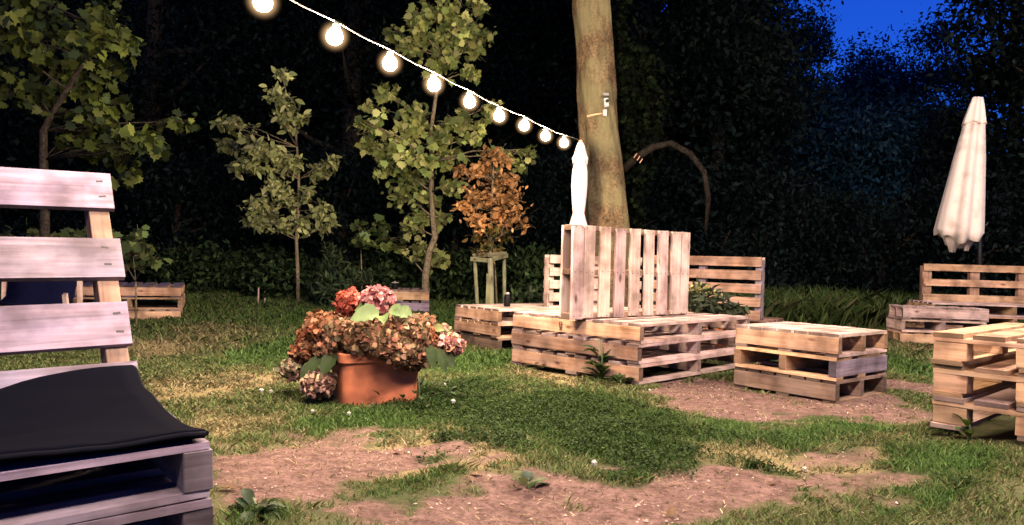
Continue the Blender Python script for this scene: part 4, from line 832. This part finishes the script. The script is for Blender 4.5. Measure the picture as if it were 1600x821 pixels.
o = np_mesh('straw', V.reshape(-1, 3), np.arange(n * 5).reshape(n, 5), M_GRASS, None, np.repeat(tones(n, [(.38, .29, .16), (.30, .21, .12), (.14, .09, .06), (.44, .36, .24)], .25, rg), 5, 0)); o['kind'] = 'stuff'; tag(o, 'dry straw and clippings lying on the worn lawn', 'straw')
# fallen leaves
FL = None
for i in range(26):
    u, v = random.uniform(340, 1560), random.uniform(600, 815); c = gp(u, v)
    if inside(np.array([c.x]), np.array([c.y]))[0] or (c - pc).length < .55: continue
    if FL is None:
        V, F, T = bigleaf((0, 0, .006), .05, .032, (1, 0, .12), (0, 0, 1), (.13, .075, .035), .05); FL = o = np_mesh('fallen_leaf', [tuple(p) for p in V], F, M_LEAF, None, T, smooth=True)
    else: o = FL.copy(); COL.objects.link(o)
    k = random.uniform(.6, 1.3); o.location = c; o.scale = (k, k, k); o.rotation_euler = (random.uniform(-.3, .3), random.uniform(-.3, .3), random.uniform(0, 6.28)); tag(o, 'small brown fallen leaf lying on the worn lawn', 'leaf', 'brown fallen leaves on the lawn')
# ------------------------------------------------------------------ festoon lights
def bulb_mat():
    m, nt, bs, out = mat('lit_bulb'); e = N(nt, 'ShaderNodeEmission'); e.inputs[0].default_value = (1, .78, .5, 1); e.inputs[1].default_value = 22; nt.links.new(e.outputs[0], out.inputs[0]); m.cycles.emission_sampling = 'NONE'; return m
M_BULB = bulb_mat()
def halo_mat():  # glowing volume added around each bulb to imitate lens bloom
    m, nt, bs, out = mat('bloom_halo'); nt.nodes.remove(bs); l = nt.links; tc = N(nt, 'ShaderNodeTexCoord'); le = N(nt, 'ShaderNodeVectorMath', operation='LENGTH'); l.new(tc.outputs['Object'], le.inputs[0])
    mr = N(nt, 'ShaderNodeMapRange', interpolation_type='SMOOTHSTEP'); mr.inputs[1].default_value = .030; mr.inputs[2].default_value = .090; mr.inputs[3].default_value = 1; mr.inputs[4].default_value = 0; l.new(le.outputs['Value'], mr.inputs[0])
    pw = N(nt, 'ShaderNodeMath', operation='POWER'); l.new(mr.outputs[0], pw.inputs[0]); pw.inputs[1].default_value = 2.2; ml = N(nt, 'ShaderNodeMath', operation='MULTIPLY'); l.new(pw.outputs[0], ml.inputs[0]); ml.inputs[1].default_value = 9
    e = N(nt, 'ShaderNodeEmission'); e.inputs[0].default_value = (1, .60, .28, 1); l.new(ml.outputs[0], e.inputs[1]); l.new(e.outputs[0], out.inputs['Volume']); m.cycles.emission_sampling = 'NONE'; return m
M_HALO = halo_mat()
def festoon(name, label, pts, cable_pts, power, start, col):
    root = thing(name, label, 'light string', start); b0_ = Vector(start)
    mb = MB(); mb.tube([Vector(p) - b0_ for p in cable_pts], .0036, 6); mb.build('cable', M_CABLE, root)
    bm_, sm_ = None, None
    for p in pts:
        p = Vector(p) - b0_
        if bm_ is None:
            mb = MB(); prof = [(.012, .046), (.019, .038), (.030, .026), (.038, .008), (.040, -.006), (.036, -.024), (.024, -.037), (.006, -.043)]; mb.lathe(Matrix(), list(reversed(prof)), 20)
            mb.lathe(Matrix(), [(max(.003, .090 * math.sin(q_ * math.pi / 12)), -.090 * math.cos(q_ * math.pi / 12)) for q_ in range(13)], 24, mi=1)  # added bloom shell, wider than the bulb itself
            bu = mb.build('bulb', [M_BULB, M_HALO], root); bm_ = bu
            mb = MB(); mb.lathe(Matrix(), [(.017, .042), (.020, .048), (.018, .060), (.011, .068), (.006, .072)], 14); so_ = mb.build('socket', M_SOCKET, bu); sm_ = so_
        else:
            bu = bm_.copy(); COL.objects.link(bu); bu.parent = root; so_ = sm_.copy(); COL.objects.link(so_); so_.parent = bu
        bu.location = p; bu.rotation_euler = (random.uniform(-.15, .15), random.uniform(-.15, .15), 0)
        ld = bpy.data.lights.new('bulb_light', 'POINT'); ld.energy = power; ld.color = col; ld.shadow_soft_size = .066
        lo = bpy.data.objects.new('bulb_light', ld); COL.objects.link(lo); lo.parent = root; lo.location = p
    return root
pts = []
for i in range(0, 9): pts.append(Vector(((76 - 32.3 * i) * 6.8 / FPX, 6.8 * (1 - .068 * i), HC + 1.05 + (.04 if i == 0 else .02 if i < 3 else 0) + .012)))
e0 = Vector((at(903, 217, 7.55).x, 7.55, at(903, 218, 7.55).z))
cable = [e0 + Vector((.0, 0, 0))]
for i, p in enumerate(pts):
    cable.append(p + Vector((0, 0, .072)))
    if i < len(pts) - 1: cable.append((p + pts[i + 1]) / 2 + Vector((0, 0, .064)))
festoon('string_light', 'string of warm glowing bulbs running from the closed parasol over the lawn', pts, cable, LAMP_W, e0, LAMP_COL)
# unseen second string, inferred from the foreground light and placed to match it
pts2 = [Vector((-.9, -1.5, 4.3)).lerp(Vector((6.6, 6.0, 4.3)), i / 17) - Vector((0, 0, .25 * math.sin(i / 17 * math.pi))) for i in range(18)]
cab2 = [p + Vector((0, 0, .072)) for p in pts2]
festoon('string_light', 'inferred second string of warm bulbs along the right side outside the view', pts2, cab2, LAMP_W * 1.9, pts2[0], LAMP_COL2)
